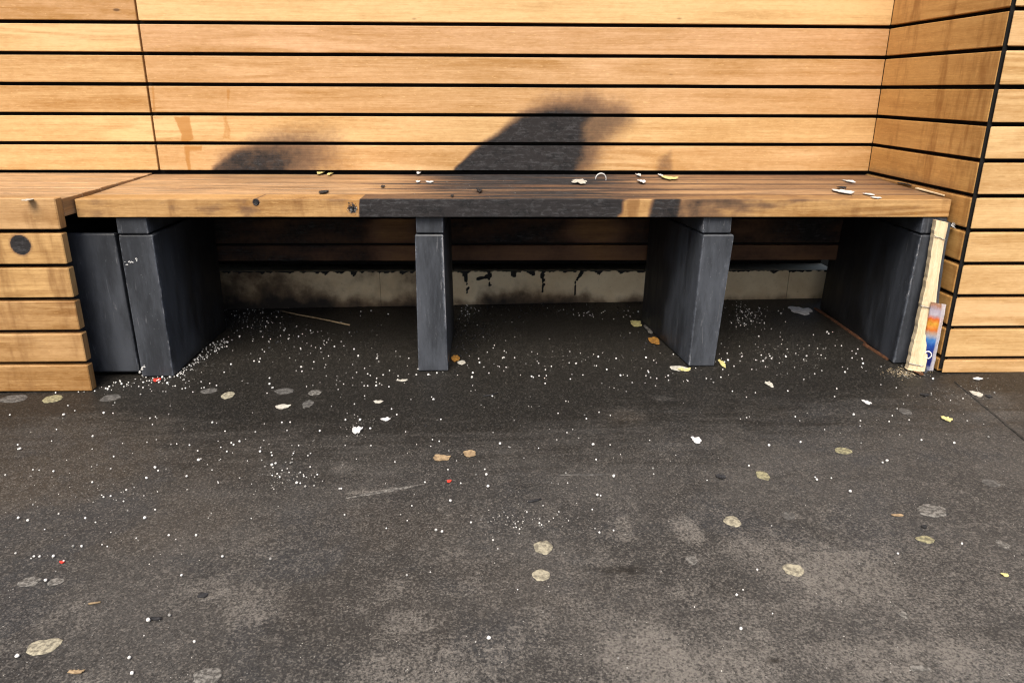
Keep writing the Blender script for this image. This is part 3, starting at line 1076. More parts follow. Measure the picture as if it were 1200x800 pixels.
# expansion joint running out from the corner of the right-hand block
m = MB()
A, B = on_floor(1118, 447), on_floor(1200, 515)
B = A + (B - A) * 3
dr = (B - A) / np.linalg.norm(B - A)
pr = np.array([dr[1], -dr[0], 0])
rows = []
for i in range(81):
    p = A + (B - A) * i / 80
    w0 = .0024 * (1 + .5 * nz(i * .4, 1)) * sstep(0, 12, i)
    w1 = .0024 * (1 + .5 * nz(i * .4, 7)) * sstep(0, 12, i)
    z = fz(p[0]) + .0022
    rows.append([m.vert((*(p - pr * (w0 + .001))[:2], z - .002)), m.vert((*(p - pr * w0)[:2], z)), m.vert((*(p + pr * w1)[:2], z)), m.vert((*(p + pr * (w1 + .001))[:2], z - .002))])
for i in range(80):
    for k in range(3):
        m.face((rows[i][k], rows[i + 1][k], rows[i + 1][k + 1], rows[i][k + 1]))
tag(m.build('expansion_joint', plain_mat('dirty_joint', (.016, .015, .013), (.045, .04, .035), 70, .95)), kind='structure')

# ------------------------------------------------------------------ split batten leaning on the right leg
top_l, top_r = at_y(1095, 257, .072), at_y(1108, 260, .072)
bot_l, bot_r = on_floor(1061, 433), on_floor(1079, 435)
bt = empty('split_batten', tuple((bot_l + bot_r) / 2), 'pale splintered batten leaning in front of the right bench leg', 'batten')
m = MB()
N = 46
rowv = []
for i in range(N + 1):
    t = i / N
    l = bot_l + (top_l - bot_l) * t
    r = bot_r + (top_r - bot_r) * t
    jl = .0035 * fbm(t * 9, 1) + .0022 * nz(t * 40, 2) + .006 * math.sin(t * 3.1) - .004
    jr = .0022 * fbm(t * 10, 5) + .004 * math.sin(t * 6.0)
    row = []
    for k in range(9):
        s = k / 8
        p = l + (r - l) * s
        p = p + np.array([jl * (1 - s) + jr * s, -.016 - .0035 * fbm(s * 7, t * 2.4, 3) - .004 * math.sin(s * math.pi), 0])
        if i == N:
            p = p + np.array([0, 0, .004 * nz(s * 9, 4)])
        if i == 0:
            p = p + np.array([0, 0, .006 + .008 * nz(s * 7, 6)])
        row.append(m.vert(p, tone=.6, hue=.3, soot=.0, drip=0))
    for k in (8, 0):
        p = np.array(m.v[row[k]]) + np.array([.001, .018, 0])
        row.append(m.vert(p, tone=.5, hue=.5))
    rowv.append(row)
for i in range(N):
    n = len(rowv[0])
    for k in range(n):
        k2 = (k + 1) % n
        m.face((rowv[i][k], rowv[i][k2], rowv[i + 1][k2], rowv[i + 1][k]),
               [(i * .01, k * .0045), (i * .01, (k + 1) * .0045), ((i + 1) * .01, (k + 1) * .0045), ((i + 1) * .01, k * .0045)])
m.face(rowv[-1])
m.face(list(reversed(rowv[0])))
m.build('split_face', W_RAW, bt)
m = MB()
rowv = []
for i in range(N + 1):
    t = i / N
    r = bot_r + (top_r - bot_r) * t + np.array([.0022 * fbm(t * 10, 5) + .004 * math.sin(t * 6.0), 0, 0])
    r = r + np.array([.001, -.014, 0])
    wd = .0085 + .003 * nz(t * 5, 3) + .003 * (1 - t)
    row = [m.vert(r + np.array(d), wear=.35, soot=.1) for d in ((0, 0, 0), (wd, .003, 0), (wd, .030, 0), (0.0, .030, 0))]
    rowv.append(row)
for i in range(N):
    for k in range(4):
        k2 = (k + 1) % 4
        m.face((rowv[i][k], rowv[i][k2], rowv[i + 1][k2], rowv[i + 1][k]))
m.face(rowv[-1])
m.face(list(reversed(rowv[0])))
m.build('painted_edge', PAINT, bt)


def tube(mb, pts, r, seg=6, **a):
    pts = [np.array(p, float) for p in pts]
    rows = []
    for i, p in enumerate(pts):
        t = pts[min(i + 1, len(pts) - 1)] - pts[max(i - 1, 0)]
        t = t / (np.linalg.norm(t) + 1e-9)
        u = np.cross(t, (0, 0, 1.0))
        if np.linalg.norm(u) < .05:
            u = np.cross(t, (0, 1.0, 0))
        u /= np.linalg.norm(u)
        w = np.cross(t, u)
        rr = r[i] if isinstance(r, (list, tuple)) else r
        rows.append([mb.vert(p + rr * (u * math.cos(k * math.tau / seg) + w * math.sin(k * math.tau / seg)), **a) for k in range(seg)])
    for i in range(len(rows) - 1):
        for k in range(seg):
            k2 = (k + 1) % seg
            mb.face((rows[i][k], rows[i][k2], rows[i + 1][k2], rows[i + 1][k]))
    mb.face(list(reversed(rows[0])))
    mb.face(rows[-1])


for t in (.06, .45, .90):
    l = bot_l + (top_l - bot_l) * t
    r = bot_r + (top_r - bot_r) * t
    m = MB()
    pts = []
    for s in np.linspace(-.12, .85, 8):
        p = l + (r - l) * s + np.array([0, -.0225 + .004 * abs(s - .4), .002 * nz(s * 6, t * 9) - .004 * s])
        pts.append(p)
    tube(m, pts, .0011)
    m.build('staple', STEEL, bt)
# fluffy frayed tuft at its top right
fr = MB()
c = top_r + np.array([.010, -.012, -.008])
for i in range(16):
    d = np.array([random.uniform(.2, 1), random.uniform(-.4, .2), random.uniform(-.5, .6)])
    d /= np.linalg.norm(d)
    tube(fr, [c, c + d * random.uniform(.006, .016)], [.0012, .0004], 4)
fr.build('frayed_tuft', PAPER, bt)

# ------------------------------------------------------------------ plastic wrapper
wl0, wr0 = on_floor(1076, 435.5), on_floor(1093, 437)
wl0[2] += .006
wr0[2] += .006
wl1, wr1 = at_y(1091, 354, .022), at_y(1109, 357, .022)
wrap = empty('plastic_wrapper', tuple((wl0 + wr0) / 2), 'crumpled blue and orange snack wrapper standing between batten and slats', 'wrapper')
m = MB()
NU, NV = 12, 40


def wrap_pt(s, t, back=0):
    p = wl0 + (wr0 - wl0) * s + ((wl1 + (wr1 - wl1) * s) - (wl0 + (wr0 - wl0) * s)) * t
    puff = .007 * math.sin(max(0, min(1, s)) * math.pi) * (math.sin(min(1, max(0, t)) * math.pi) ** .4)
    cr = .0022 * fbm(s * 4, t * 11, 2) + .0012 * nz(s * 9, t * 26, 5)
    if back:
        return p + np.array([.001, .003 + puff * .4, 0])
    return p + np.array([.0015 * nz(t * 9, 2, 0), -puff + cr, .002 * nz(s * 5, 7)])


for back in (0, 1):
    idw = [[m.vert(wrap_pt(i / NU, j / NV, back)) for i in range(NU + 1)] for j in range(NV + 1)]
    for j in range(NV):
        for i in range(NU):
            q = (idw[j][i], idw[j][i + 1], idw[j + 1][i + 1], idw[j + 1][i])
            uvq = [(i / NU, j / NV), ((i + 1) / NU, j / NV), ((i + 1) / NU, (j + 1) / NV), (i / NU, (j + 1) / NV)]
            m.face(q if not back else q[::-1], uvq if not back else uvq[::-1])
    if not back:
        front = idw
for j in range(NV):
    for i in (0, NU):
        q = (front[j][i], front[j + 1][i], idw[j + 1][i], idw[j][i])
        m.face(q, [(i / NU, j / NV)] * 4)
m.build('film', FILM, wrap, True)
m = MB()
pts = []
for k in range(21):
    a = math.radians(205 - k * 16.5)
    s, t = .36 + .21 * math.cos(a), .245 + .052 * math.sin(a)
    pts.append(wrap_pt(s, t) + np.array([0, -.0014, 0]))
tube(m, pts, .0016, 6)
tube(m, [wrap_pt(.04, .225) + np.array([0, -.0014, 0]), wrap_pt(.16, .222) + np.array([0, -.0014, 0])], .0015, 6)
m.build('printed_letter', WHITE_INK, wrap)

# ------------------------------------------------------------------ litter on the ground


def gum(px, py, w, h, mat, label, ring=False, seed=0, thick=.0022, name='gum_spot', cat='chewing gum', kind='floor', z=None, grp=None, rough=.22, ang=0.0):
    """a flattened, ragged-edged patch of real (small) thickness"""
    if kind == 'floor':
        c = on_floor(px, py)
        rx = abs(on_floor(px + w / 2, py)[0] - c[0])
        ry = abs(on_floor(px, py - h / 2)[1] - c[1])
    else:
        c = at_z(px, py, z)
        rx = abs(at_z(px + w / 2, py, z)[0] - c[0])
        ry = abs(at_z(px, py - h / 2, z)[1] - c[1])
    m = MB()
    n, sd = 28, px * .37 + py * .11 + seed
    prof = ((1.0, -.001), (.95, .55), (.80, .9), (.45, .80 if ring else 1.0))
    rows = []
    for a in range(n):
        an = a * math.tau / n
        k = 1 + rough * fbm(math.cos(an) * 1.6 + sd, math.sin(an) * 1.6, sd, 4) * 2
        row = []
        for s, hh in prof:
            qx, qy = rx * k * s * math.cos(an), ry * k * s * math.sin(an)
            p = (c[0] + qx * math.cos(ang) - qy * math.sin(ang), c[1] + qx * math.sin(ang) + qy * math.cos(ang))
            zb = fz(p[0]) if kind == 'floor' else z
            row.append(m.vert((p[0], p[1], zb + .0004 + thick * (hh + .3 * nz(p[0] * 90, p[1] * 90, sd) if hh > 0 else -.6))))
        rows.append(row)
    zc = fz(c[0]) if kind == 'floor' else z
    ce = m.vert((c[0], c[1], zc + .0004 + thick * (.7 if ring else 1.0)))
    for a in range(n):
        b = (a + 1) % n
        for s in range(3):
            m.face((rows[a][s], rows[b][s], rows[b][s + 1], rows[a][s + 1]))
        m.face((rows[a][3], rows[b][3], ce))
    m.face([rows[a][0] for a in range(n)][::-1])
    o = m.build(name, mat, None, True, origin=(c[0], c[1], zc))
    return tag(o, label, cat, grp)


G = 'trodden gum spots on the pavement'
for g in ((62, 467, 22, 9, GUM_YELL, 'pale yellow gum spot at the foot of the left closed bench'),
          (267, 463, 15, 8, GUM_CREAM, 'bright cream oval gum spot just right of the leftmost leg'),
          (35, 681, 24, 12, GUM_GREY, 'broken grey gum patch, left one of a pair near the left edge'),
          (66, 681, 18, 9, GUM_GREY, 'small broken gum patch, right one of a pair near the left edge'),
          (52, 757, 37, 19, GUM_CREAM, 'largest cream round gum spot in the lower left corner'),
          (243, 792, 37, 20, GUM_GREY, 'grey cream gum spot cut by the bottom edge'),
          (636, 641, 24, 16, GUM_CREAM, 'mottled beige gum spot, farther of the two below the middle'),
          (634, 674, 21, 14, GUM_CREAM, 'round cream gum spot, nearer of the two below the middle'),
          (988, 528, 19, 8, GUM_YELL, 'ring-shaped greyish yellow gum spot in front of the right leg'),
          (894, 557, 16, 11, GUM_YELL, 'yellowish gum spot left of the ring-shaped one'),
          (858, 611, 20, 13, GUM_CREAM, 'pale gum spot on the right floor, left of a faint grey one'),
          (1092, 598, 34, 15, GUM_GREY, 'large angular pale grey gum patch near the right side'),
          (1085, 632, 21, 9, GUM_YELL, 'yellow flat gum spot below the large angular grey patch'),
          (1175, 638, 14, 10, GUM_GREY, 'small grey gum spot close to the right edge'),
          (929, 667, 24, 15, GUM_CREAM, 'pale angular gum spot alone on the lighter lower right floor'),
          (810, 655, 14, 11, GUM_GREY, 'small hollow grey gum spot right of the two central ones'),
          (924, 604, 15, 9, GUM_DIM, 'faint dirty gum spot between the pale spot and grey patch'),
          (1161, 565, 19, 10, GUM_DIM, 'dim flattened gum spot at right, above the small grey one'),
          (1061, 482, 14, 8, GUM_DIM, 'dim round gum spot below the splintered batten'),
          (333, 458, 22, 7, GUM_DIM, 'dim wide gum spot in front of the left bay'),
          (369, 460, 16, 6, GUM_GREY, 'grey oval gum spot right of the dim wide one'),
          (361, 473, 13, 9, GUM_DIM, 'ragged dim gum spot below the grey oval one'),
          (245, 458, 18, 6, GUM_DIM, 'dim flat gum spot left of the bright cream oval'),
          (130, 466, 22, 8, GUM_DIM, 'dim gum spot under the front of the leftmost leg'),
          (16, 467, 30, 9, GUM_DIM, 'dim wide gum spot below the left bench at the frame edge'),
          (1059, 720, 10, 9, GUM_GREY, 'tiny bluish grey gum fleck on the lower right floor'),
          (1077, 782, 26, 9, GUM_GREY, 'pale smeared gum patch near the bottom right')):
    gum(*g[:5], g[5], ring=('ring' in g[5] or 'hollow' in g[5]), grp=G, thick=.0008 if g[4] in (GUM_DIM,) else .0009)


gum(452, 575, 86, 2.6, GUM_GREY, 'long pale scrape across the left middle floor', name='scuff_mark', cat='scuff', thick=.0005, ang=.30, rough=.5)
gum(690, 556, 60, 1.6, GUM_DIM, 'thin grey scrape right of the tan leaves', name='scuff_mark', cat='scuff', thick=.0005, ang=-.02, rough=.5)


def scrap(px, py, w, h, mat, label, name, cat, lift=.006, ang=0.0, z=None, seed=0, grp=None, curl=1.0):
    """thin crumpled scrap: a bent ragged sheet with thickness"""
    pos = on_floor if z is None else (on_seat if z == 'seat' else (lambda a, b: at_z(a, b, z)))
    c = pos(px, py)
    rx = abs(pos(px + w / 2, py)[0] - c[0])
    ry = max(abs(pos(px, py - h / 2)[1] - c[1]), .002)
    m = MB()
    n, rows = 26, []
    w, h = w * .8, h * .74
    sd = px * .13 + py * .7 + seed
    ca, sa = math.cos(ang), math.sin(ang)
    base = fz(c[0]) if z is None else c[2]
    for a in range(n):
        an = a * math.tau / n
        k = .95 + .85 * fbm(math.cos(an) * 1.5 + sd, math.sin(an) * 1.5, sd, 5)
        row = []
        for s in (1.0, .55):
            x, y = rx * k * s * math.cos(an), ry * k * s * math.sin(an)
            zz = .7 * lift * (.25 + .75 * abs(fbm(x / rx * 1.3, y / ry * 1.3, sd + 3)) * 1.6 * curl + (.35 * (x / rx) ** 2 * curl))
            row += [m.vert((c[0] + x * ca - y * sa, c[1] + x * sa + y * ca, base + .0008 + zz)),
                    m.vert((c[0] + x * ca - y * sa, c[1] + x * sa + y * ca, base + .0002 + zz * .8))]
        rows.append(row)
    ct, cb = m.vert((c[0], c[1], base + .0008 + lift * .4)), m.vert((c[0], c[1], base + .0002 + lift * .3))
    for a in range(n):
        b = (a + 1) % n
        m.face((rows[a][0], rows[b][0], rows[b][2], rows[a][2]))
        m.face((rows[a][2], rows[b][2], ct))
        m.face((rows[b][1], rows[a][1], rows[a][3], rows[b][3]))
        m.face((rows[b][3], rows[a][3], cb))
        m.face((rows[b][0], rows[a][0], rows[a][1], rows[b][1]))
    o = m.build(name, mat, None, False, origin=(c[0], c[1], base))
    return tag(o, label, cat, grp)


SEATZ = ZT + .0015


def on_seat(px, py):
    z = SEATZ
    for _ in range(6):
        q = at_z(px, py, z)
        z = SEATZ + SLOPE * max(0, q[1] - .1765)
    return q

scrap(937, 364, 29, 9, PAPER, 'white paper scrap on the floor under the right bay', 'paper_scrap', 'paper', .006)
scrap(797, 433, 24, 6, FOAM, 'whitish crumpled scrap at the foot of the third leg', 'paper_scrap', 'paper', .006)
scrap(802, 434, 14, 4, YELLOW, 'bright yellow scrap lying on the whitish one by the third leg', 'plastic_scrap', 'scrap', .010, seed=2)
scrap(767, 400, 14, 9, AMBER, 'amber orange scrap left of the third leg', 'leaf_scrap', 'scrap', .010)
scrap(745, 380, 13, 8, YELLOW, 'yellow crumpled bit in the middle bay near the third leg', 'foil_scrap', 'scrap', .010)
scrap(759, 386, 8, 10, GUM_GREY, 'small grey lump beside the amber scrap', 'ash_lump', 'ash', .012)
scrap(534, 421, 10, 8, AMBER, 'brown triangular chip right of the second leg', 'wood_chip', 'wood chip', .012)
scrap(541, 425, 10, 5, FOAM, 'cream chip beside the brown one at the second leg', 'wood_chip', 'wood chip', .004)
scrap(846, 427, 6, 8, YELLOW, 'small pale yellow lump at the right of the third leg foot', 'foam_crumb', 'foam', .010)
scrap(901, 451, 9, 6, FOAM, 'cream crumb on the floor in front of the right bay', 'foam_crumb', 'foam', .008)
scrap(518, 537, 21, 7, TAN, 'tan twisted leaf, left of the two on the middle floor', 'dry_leaf', 'leaf', .006)
scrap(550, 532, 16, 8, TAN, 'tan curled leaf, right of the two on the middle floor', 'dry_leaf', 'leaf', .006, .4)
scrap(526, 564, 6, 3, RED, 'tiny red plastic bit below the two tan leaves', 'plastic_bit', 'scrap', .004)
scrap(167, 440, 9, 5, RED, 'small red bit among the beads at the leftmost leg', 'plastic_bit', 'scrap', .006) if False else None
scrap(184, 446, 8, 4, RED, 'small red bit among the beads at the leftmost leg', 'plastic_bit', 'scrap', .008)
scrap(73, 659, 6, 3, RED, 'small red bit near the left edge of the floor', 'plastic_bit', 'scrap', .004)
scrap(418, 505, 12, 8, PAPER, 'small white crumpled paper bit on the left middle floor', 'paper_scrap', 'paper', .012)
scrap(452, 492, 10, 4, PAPER, 'thin white paper sliver right of the crumpled bit', 'paper_scrap', 'paper', .006)
scrap(816, 516, 12, 7, PAPER, 'bright white paper bit alone on the right middle floor', 'paper_scrap', 'paper', .006)
scrap(1016, 472, 9, 5, PAPER, 'white flake left of the splintered batten foot', 'paper_scrap', 'paper', .005)
scrap(1144, 462, 13, 7, FOAM, 'cream flake beside the pavement joint', 'foam_crumb', 'foam', .006)
scrap(1158, 465, 7, 4, CHAR, 'black crumb beside the cream flake at the joint', 'charcoal_lump', 'charcoal', .008)
scrap(1083, 463, 9, 4, CHAR, 'black crumb left of the pavement joint', 'charcoal_lump', 'charcoal', .006)
scrap(1109, 492, 9, 6, YELLOW, 'pale yellow crumb left of the pavement joint', 'foam_crumb', 'foam', .008)
scrap(1145, 444, 13, 3, PAPER, 'white splinter along the bottom slat of the right block', 'wood_chip', 'wood chip', .004, .25)
scrap(1177, 674, 9, 4, YELLOW, 'small yellow bit near the lower right edge', 'plastic_bit', 'scrap', .006)
scrap(89, 788, 18, 5, TAN, 'brownish leaf sliver at the lower left', 'dry_leaf', 'leaf', .006)
scrap(238, 698, 14, 6, CHAR, 'black flake on the lower left floor', 'charcoal_lump', 'charcoal', .004)
scrap(183, 725, 16, 5, CHAR, 'black shiny flake beside a white bead at lower left', 'charcoal_lump', 'charcoal', .004, seed=4)
scrap(845, 559, 12, 5, CHAR, 'black chip left of the yellowish gum spot', 'charcoal_lump', 'charcoal', .007)
scrap(1052, 604, 13, 3, TAN, 'short pale stick left of the large grey gum patch', 'wood_chip', 'wood chip', .003)
scrap(1083, 618, 7, 4, CHAR, 'black crumb above the yellow flat gum spot', 'charcoal_lump', 'charcoal', .006)
scrap(331, 477, 17, 5, FOAM, 'long cream scrap on the floor in front of the left bay', 'paper_scrap', 'paper', .005, .15)
scrap(472, 446, 12, 2.5, FOAM, 'thin pale sliver in front of the second leg', 'wood_chip', 'wood chip', .003)
scrap(443, 471, 11, 3, FOAM, 'thin grey sliver on the left middle floor', 'wood_chip', 'wood chip', .003)
# things on the seat
scrap(679, 214, 19, 6, FOAM, 'cream foam scrap on the seat in the middle of the burn', 'foam_scrap', 'foam', .010, z='seat')
scrap(784, 209.5, 19, 5, YELLOW, 'yellow scrap at the back of the seat', 'plastic_scrap', 'scrap', .012, z='seat')
scrap(752, 214, 8, 4, PAPER, 'small white scrap on the seat left of the yellow one', 'paper_scrap', 'paper', .012, z='seat')
scrap(748, 206.5, 5, 3, PAPER, 'tiny white scrap at the wall behind the small white one', 'paper_scrap', 'paper', .012, z='seat')
scrap(774, 206.5, 5, 2.5, PAPER, 'tiny white bit at the wall beside the yellow scrap', 'paper_scrap', 'paper', .010, z='seat')
scrap(988, 225, 19, 6, PAPER, 'white splat on the right part of the seat, dark at its top', 'bird_dropping', 'dropping', .007, z='seat')
scrap(986, 221.5, 9, 2.5, CHAR, 'black crumb behind the white splat on the seat', 'charcoal_lump', 'charcoal', .012, z='seat')
scrap(995, 213, 10, 4, PAPER, 'white flake near the wall on the right part of the seat', 'paper_scrap', 'paper', .005, z='seat')
scrap(1018, 228, 10, 3, PAPER, 'white flake right of the white splat on the seat', 'paper_scrap', 'paper', .003, z='seat')
scrap(1027, 232, 11, 2, PAPER, 'thin white smear on the seat edge at the right', 'paper_scrap', 'paper', .002, z='seat')
scrap(1062, 217, 15, 5, CHAR, 'black triangular crumb at the right wall on the seat', 'charcoal_lump', 'charcoal', .012, z='seat')
scrap(379, 225.5, 11, 4, CHAR, 'black burnt lump on the left part of the seat', 'charcoal_lump', 'charcoal', .006, z='seat')
scrap(449, 219, 5, 2.5, CHAR, 'tiny black crumb on the seat left of the burn', 'charcoal_lump', 'charcoal', .005, z='seat')
scrap(562, 224, 8, 4, CHAR, 'black cinder on the seat at the left of the burn', 'charcoal_lump', 'charcoal', .013, z='seat')
scrap(530, 230, 4, 2, CHAR, 'tiny black crumb at the front edge of the seat', 'charcoal_lump', 'charcoal', .005, z='seat')
scrap(491, 204, 6, 3, PAPER, 'small white bit at the wall, left of the burn', 'paper_scrap', 'paper', .014, z='seat')
scrap(490, 213.5, 5, 2.5, PAPER, 'small white bit on the seat below the one at the wall', 'paper_scrap', 'paper', .006, z='seat')
scrap(504, 213.5, 9, 2.5, PAPER, 'white smear on the seat right of the small bit', 'paper_scrap', 'paper', .003, z='seat')
scrap(376, 203.5, 8, 4, YELLOW, 'pale yellow crumb at the wall on the left seat', 'foam_crumb', 'foam', .012, z='seat')
scrap(387, 205, 5, 3, YELLOW, 'tiny pale crumb right of the pale yellow one at the wall', 'foam_crumb', 'foam', .010, z='seat')
scrap(33, 234.5, 11, 2.5, FOAM, 'pale chip on the front edge of the left bench seat', 'wood_chip', 'wood chip', .002, z=.5235)
# white ring standing at the wall
m = MB()
pc = on_seat(704, 211)
pts = [pc + np.array([.0165 * math.cos(a), -.006 * math.sin(a) * .3, .003 + .0175 * math.sin(a)]) for a in np.linspace(-.3, math.pi + .1, 16)]
tube(m, [tuple(p) for p in pts], [.0020 + .001 * nz(i, 3) for i in range(16)], 7)
tag(m.build('plastic_ring', PAPER, None, True), 'white curled plastic ring standing on the burnt seat by the wall', 'scrap')
# crumbling char at the left end of the burnt edge: part of the front board
m = MB()
for i in range(60):
    c = np.array([CHX[0] + random.gauss(0, .008), YF - random.uniform(0, .004), CHX[2] + random.gauss(-.001, .006)])
    r = random.uniform(.0012, .0030)
    k = [m.vert(c + r * np.array([random.gauss(0, 1), random.gauss(0, .7), random.gauss(0, 1)]) * .8) for _ in range(4)]
    mi = 1 if random.random() < .22 else 0
    for q in ((0, 1, 2), (0, 2, 3), (0, 3, 1), (1, 3, 2)):
        m.face([k[x] for x in q], mi=mi)
m.build('char_crust', [CHAR, BEAD_D], fb).matrix_parent_inverse = Matrix.Identity(4)
# ragged char lumps on the burnt lower edge
# pale shaving along the right wall on the seat
m = MB()
a, b = on_seat(1076, 221.5), on_seat(1110, 230)
bar(m, a, (b - a) / np.linalg.norm(b - a), (.0, 0, 1), (-1, 0, 0), float(np.linalg.norm(b - a)), .004, .010, .001, du=.02, dv=.01, tone=.55, hue=.4)
tag(m.build('wood_sliver', W_RAW), 'pale wood sliver along the right wall on the seat', 'sliver')


def stick(pts_px, r, mat, label, name='stick', cat='stick', lift=0.0):
    m = MB()
    pts = [on_floor(*p) + np.array([0, 0, (r if isinstance(r, float) else r[0]) + lift * (i / (len(pts_px) - 1))]) for i, p in enumerate(pts_px)]
    tube(m, pts, r, 6)
    return tag(m.build(name, mat, None, True), label, cat)


stick([(329, 365), (350, 370), (380, 376), (410, 383)], .0028, W_STICK, 'thin pale stick lying under the left bay', lift=.004)
stick([(619, 589), (626, 587.5), (634, 585.5)], .0022, CHAR, 'short black burnt stick below the two tan leaves')
stick([(566, 465), (576, 463.5), (583, 461)], .0020, CHAR, 'short black splinter right of the second leg front')
stick([(104, 708), (118, 706)], .0016, W_STICK, 'short pale splinter on the lower left floor')
for p, l in (([(955, 362), (975, 375), (1005, 396), (1022, 406)], 'long rusty brown splinter along the foot of the right leg'),
             ([(1012, 404), (1028, 414), (1040, 422)], 'short red brown splinter at the front of the right leg')):
    m = MB()
    A = [on_floor(*q) for q in p]
    for i in range(len(A) - 1):
        pass
    rows = []
    for i, q in enumerate(A):
        w = .0045 * (1 - .5 * i / len(A)) * (1 + .4 * nz(i * 1.7, 3))
        z = fz(q[0])
        rows.append([m.vert((q[0] - w, q[1], z + .0005)), m.vert((q[0] - w * .3, q[1], z + .006)), m.vert((q[0] + w, q[1], z + .006)), m.vert((q[0] + w, q[1], z + .0005))])
    for i in range(len(rows) - 1):
        for k in range(4):
            m.face((rows[i][k], rows[i][(k + 1) % 4], rows[i + 1][(k + 1) % 4], rows[i + 1][k]))
    m.face(rows[0][::-1])
    m.face(rows[-1])
    tag(m.build('wood_splinter', W_RUST), l, 'splinter')
scrap(1075, 437, 10, 9, W_RUST, 'red brown splinter stub under the split batten', 'wood_splinter', 'splinter', .012)

# ------------------------------------------------------------------ polystyrene beads (each one an object)
import bmesh


def bead_mesh(r, seed, mat):
    bm = bmesh.new()
    bmesh.ops.create_icosphere(bm, subdivisions=2, radius=r)
    for v in bm.verts:
        v.co *= 1 + .30 * noise.noise(v.co * (1.2 / r) + Vector((seed, 0, 0)))
    me = bpy.data.meshes.new('polystyrene_bead')
    bm.to_mesh(me)
    bm.free()
    me.polygons.foreach_set('use_smooth', [True] * len(me.polygons))
    me.materials.append(mat)
    return me


BM = [(r, bead_mesh(r, i * 3.3, BEAD)) for i, r in enumerate((.0018, .0022, .0026, .0031))]
BMD = [(r, bead_mesh(r, i * 5.3, BEAD_D)) for i, r in enumerate((.0018, .0025))]
used = []


def bead(px, py, label, group, size=None, dark=False, dz=0.0):
    c = on_floor(px, py)
    pool = BMD if dark or random.random() < .14 else BM
    r, me = pool[size if size is not None else random.randrange(len(pool))]
    for q in used:
        if (q[0] - c[0]) ** 2 + (q[1] - c[1]) ** 2 < (.8 * (q[2] + r)) ** 2:
            return
    if len(used) >= 299:
        return
    used.append((c[0], c[1], r))
    o = bpy.data.objects.new('polystyrene_bead', me)
    col.objects.link(o)
    o.location = (c[0], c[1], fz(c[0]) + r * .85 + .0008 + dz)
    o.rotation_euler = (random.uniform(0, 6), random.uniform(0, 6), random.uniform(0, 6))
    tag(o, label, 'bead', group)


L1 = ('white polystyrene bead in the drift round the leftmost leg', 'beads round the leftmost bench leg')
L2 = ('white polystyrene bead in the dark under the left bay', 'beads under the left bay')
L3 = ('white polystyrene bead on the floor of the middle bay', 'beads in the middle bay')
L4 = ('white polystyrene bead on the floor of the right bay', 'beads in the right bay')
L5 = ('white polystyrene bead on the open floor at the left', 'beads on the left open floor')
L6 = ('white polystyrene bead on the open floor at the middle', 'beads on the middle open floor')
L7 = ('white polystyrene bead on the open floor at the right', 'beads on the right open floor')
for x, y in ((141, 447), (143, 451), (146, 454), (128, 454), (124, 456), (127, 457), (151, 449), (159, 445), (167, 441), (171, 443), (172, 447), (175, 447), (179, 444), (186, 446), (187, 449),
             (189, 445), (191, 443), (194, 446), (197, 444), (200, 443), (204, 442), (209, 440), (212, 437), (216, 432), (219, 431), (222, 429), (226, 427), (228, 423), (231, 421), (233, 419),
             (234, 417), (237, 413), (238, 410), (242, 408), (196, 450), (184, 447), (178, 449), (168, 449), (246, 405), (249, 407), (250, 403), (255, 401), (252, 408), (258, 404), (262, 398), (111, 459), (66, 461),
             (92, 460), (99, 460)):
    bead(x + random.uniform(-.6, .6), y, *L1)
for x, y in ((287, 357), (290, 359), (293, 361), (277, 365), (296, 364), (313, 377), (314, 373), (278, 388), (306, 389), (324, 372), (333, 388), (338, 398), (316, 402), (339, 397), (365, 391), (380, 400),
             (383, 402), (385, 399), (400, 401), (403, 406), (376, 409), (392, 407), (310, 413), (298, 424), (304, 425), (305, 421), (271, 428), (263, 437), (368, 425), (353, 431), (420, 418), (442, 421), (415, 410),
             (423, 366), (435, 365), (455, 369), (316, 451), (320, 455), (253, 407), (257, 410), (267, 402), (272, 399), (281, 395), (266, 407), (350, 395), (364, 388)):
    bead(x, y, *L2)
for x, y in ((546, 361), (548, 366), (541, 365), (655, 365), (672, 369), (600, 378), (603, 420), (561, 421), (562, 426), (567, 431), (579, 427), (553, 443), (593, 431), (644, 398), (722, 421), (675, 427), (701, 419), (757, 420),
             (766, 423), (735, 441), (727, 441), (711, 434), (760, 437), (783, 441), (789, 416), (797, 418), (736, 365), (742, 367), (748, 366), (693, 371), (683, 440), (625, 443), (738, 391), (561, 365), (812, 429), (760, 372), (577, 360), (690, 366)):
    bead(x, y, *L3)
for x, y in ((849, 425), (853, 423), (867, 424), (860, 430), (889, 395), (902, 418), (904, 421), (894, 424), (892, 417), (921, 419), (945, 418), (962, 417), (969, 390), (971, 392), (953, 393), (1005, 410), (1011, 427), (986, 406),
             (836, 449), (915, 368), (869, 366), (873, 370), (878, 363), (881, 367), (885, 371), (890, 362), (880, 377), (872, 380), (865, 360), (868, 357), (912, 365), (918, 363), (963, 435), (990, 437), (1003, 415), (1010, 421)):
    bead(x, y, *L4)
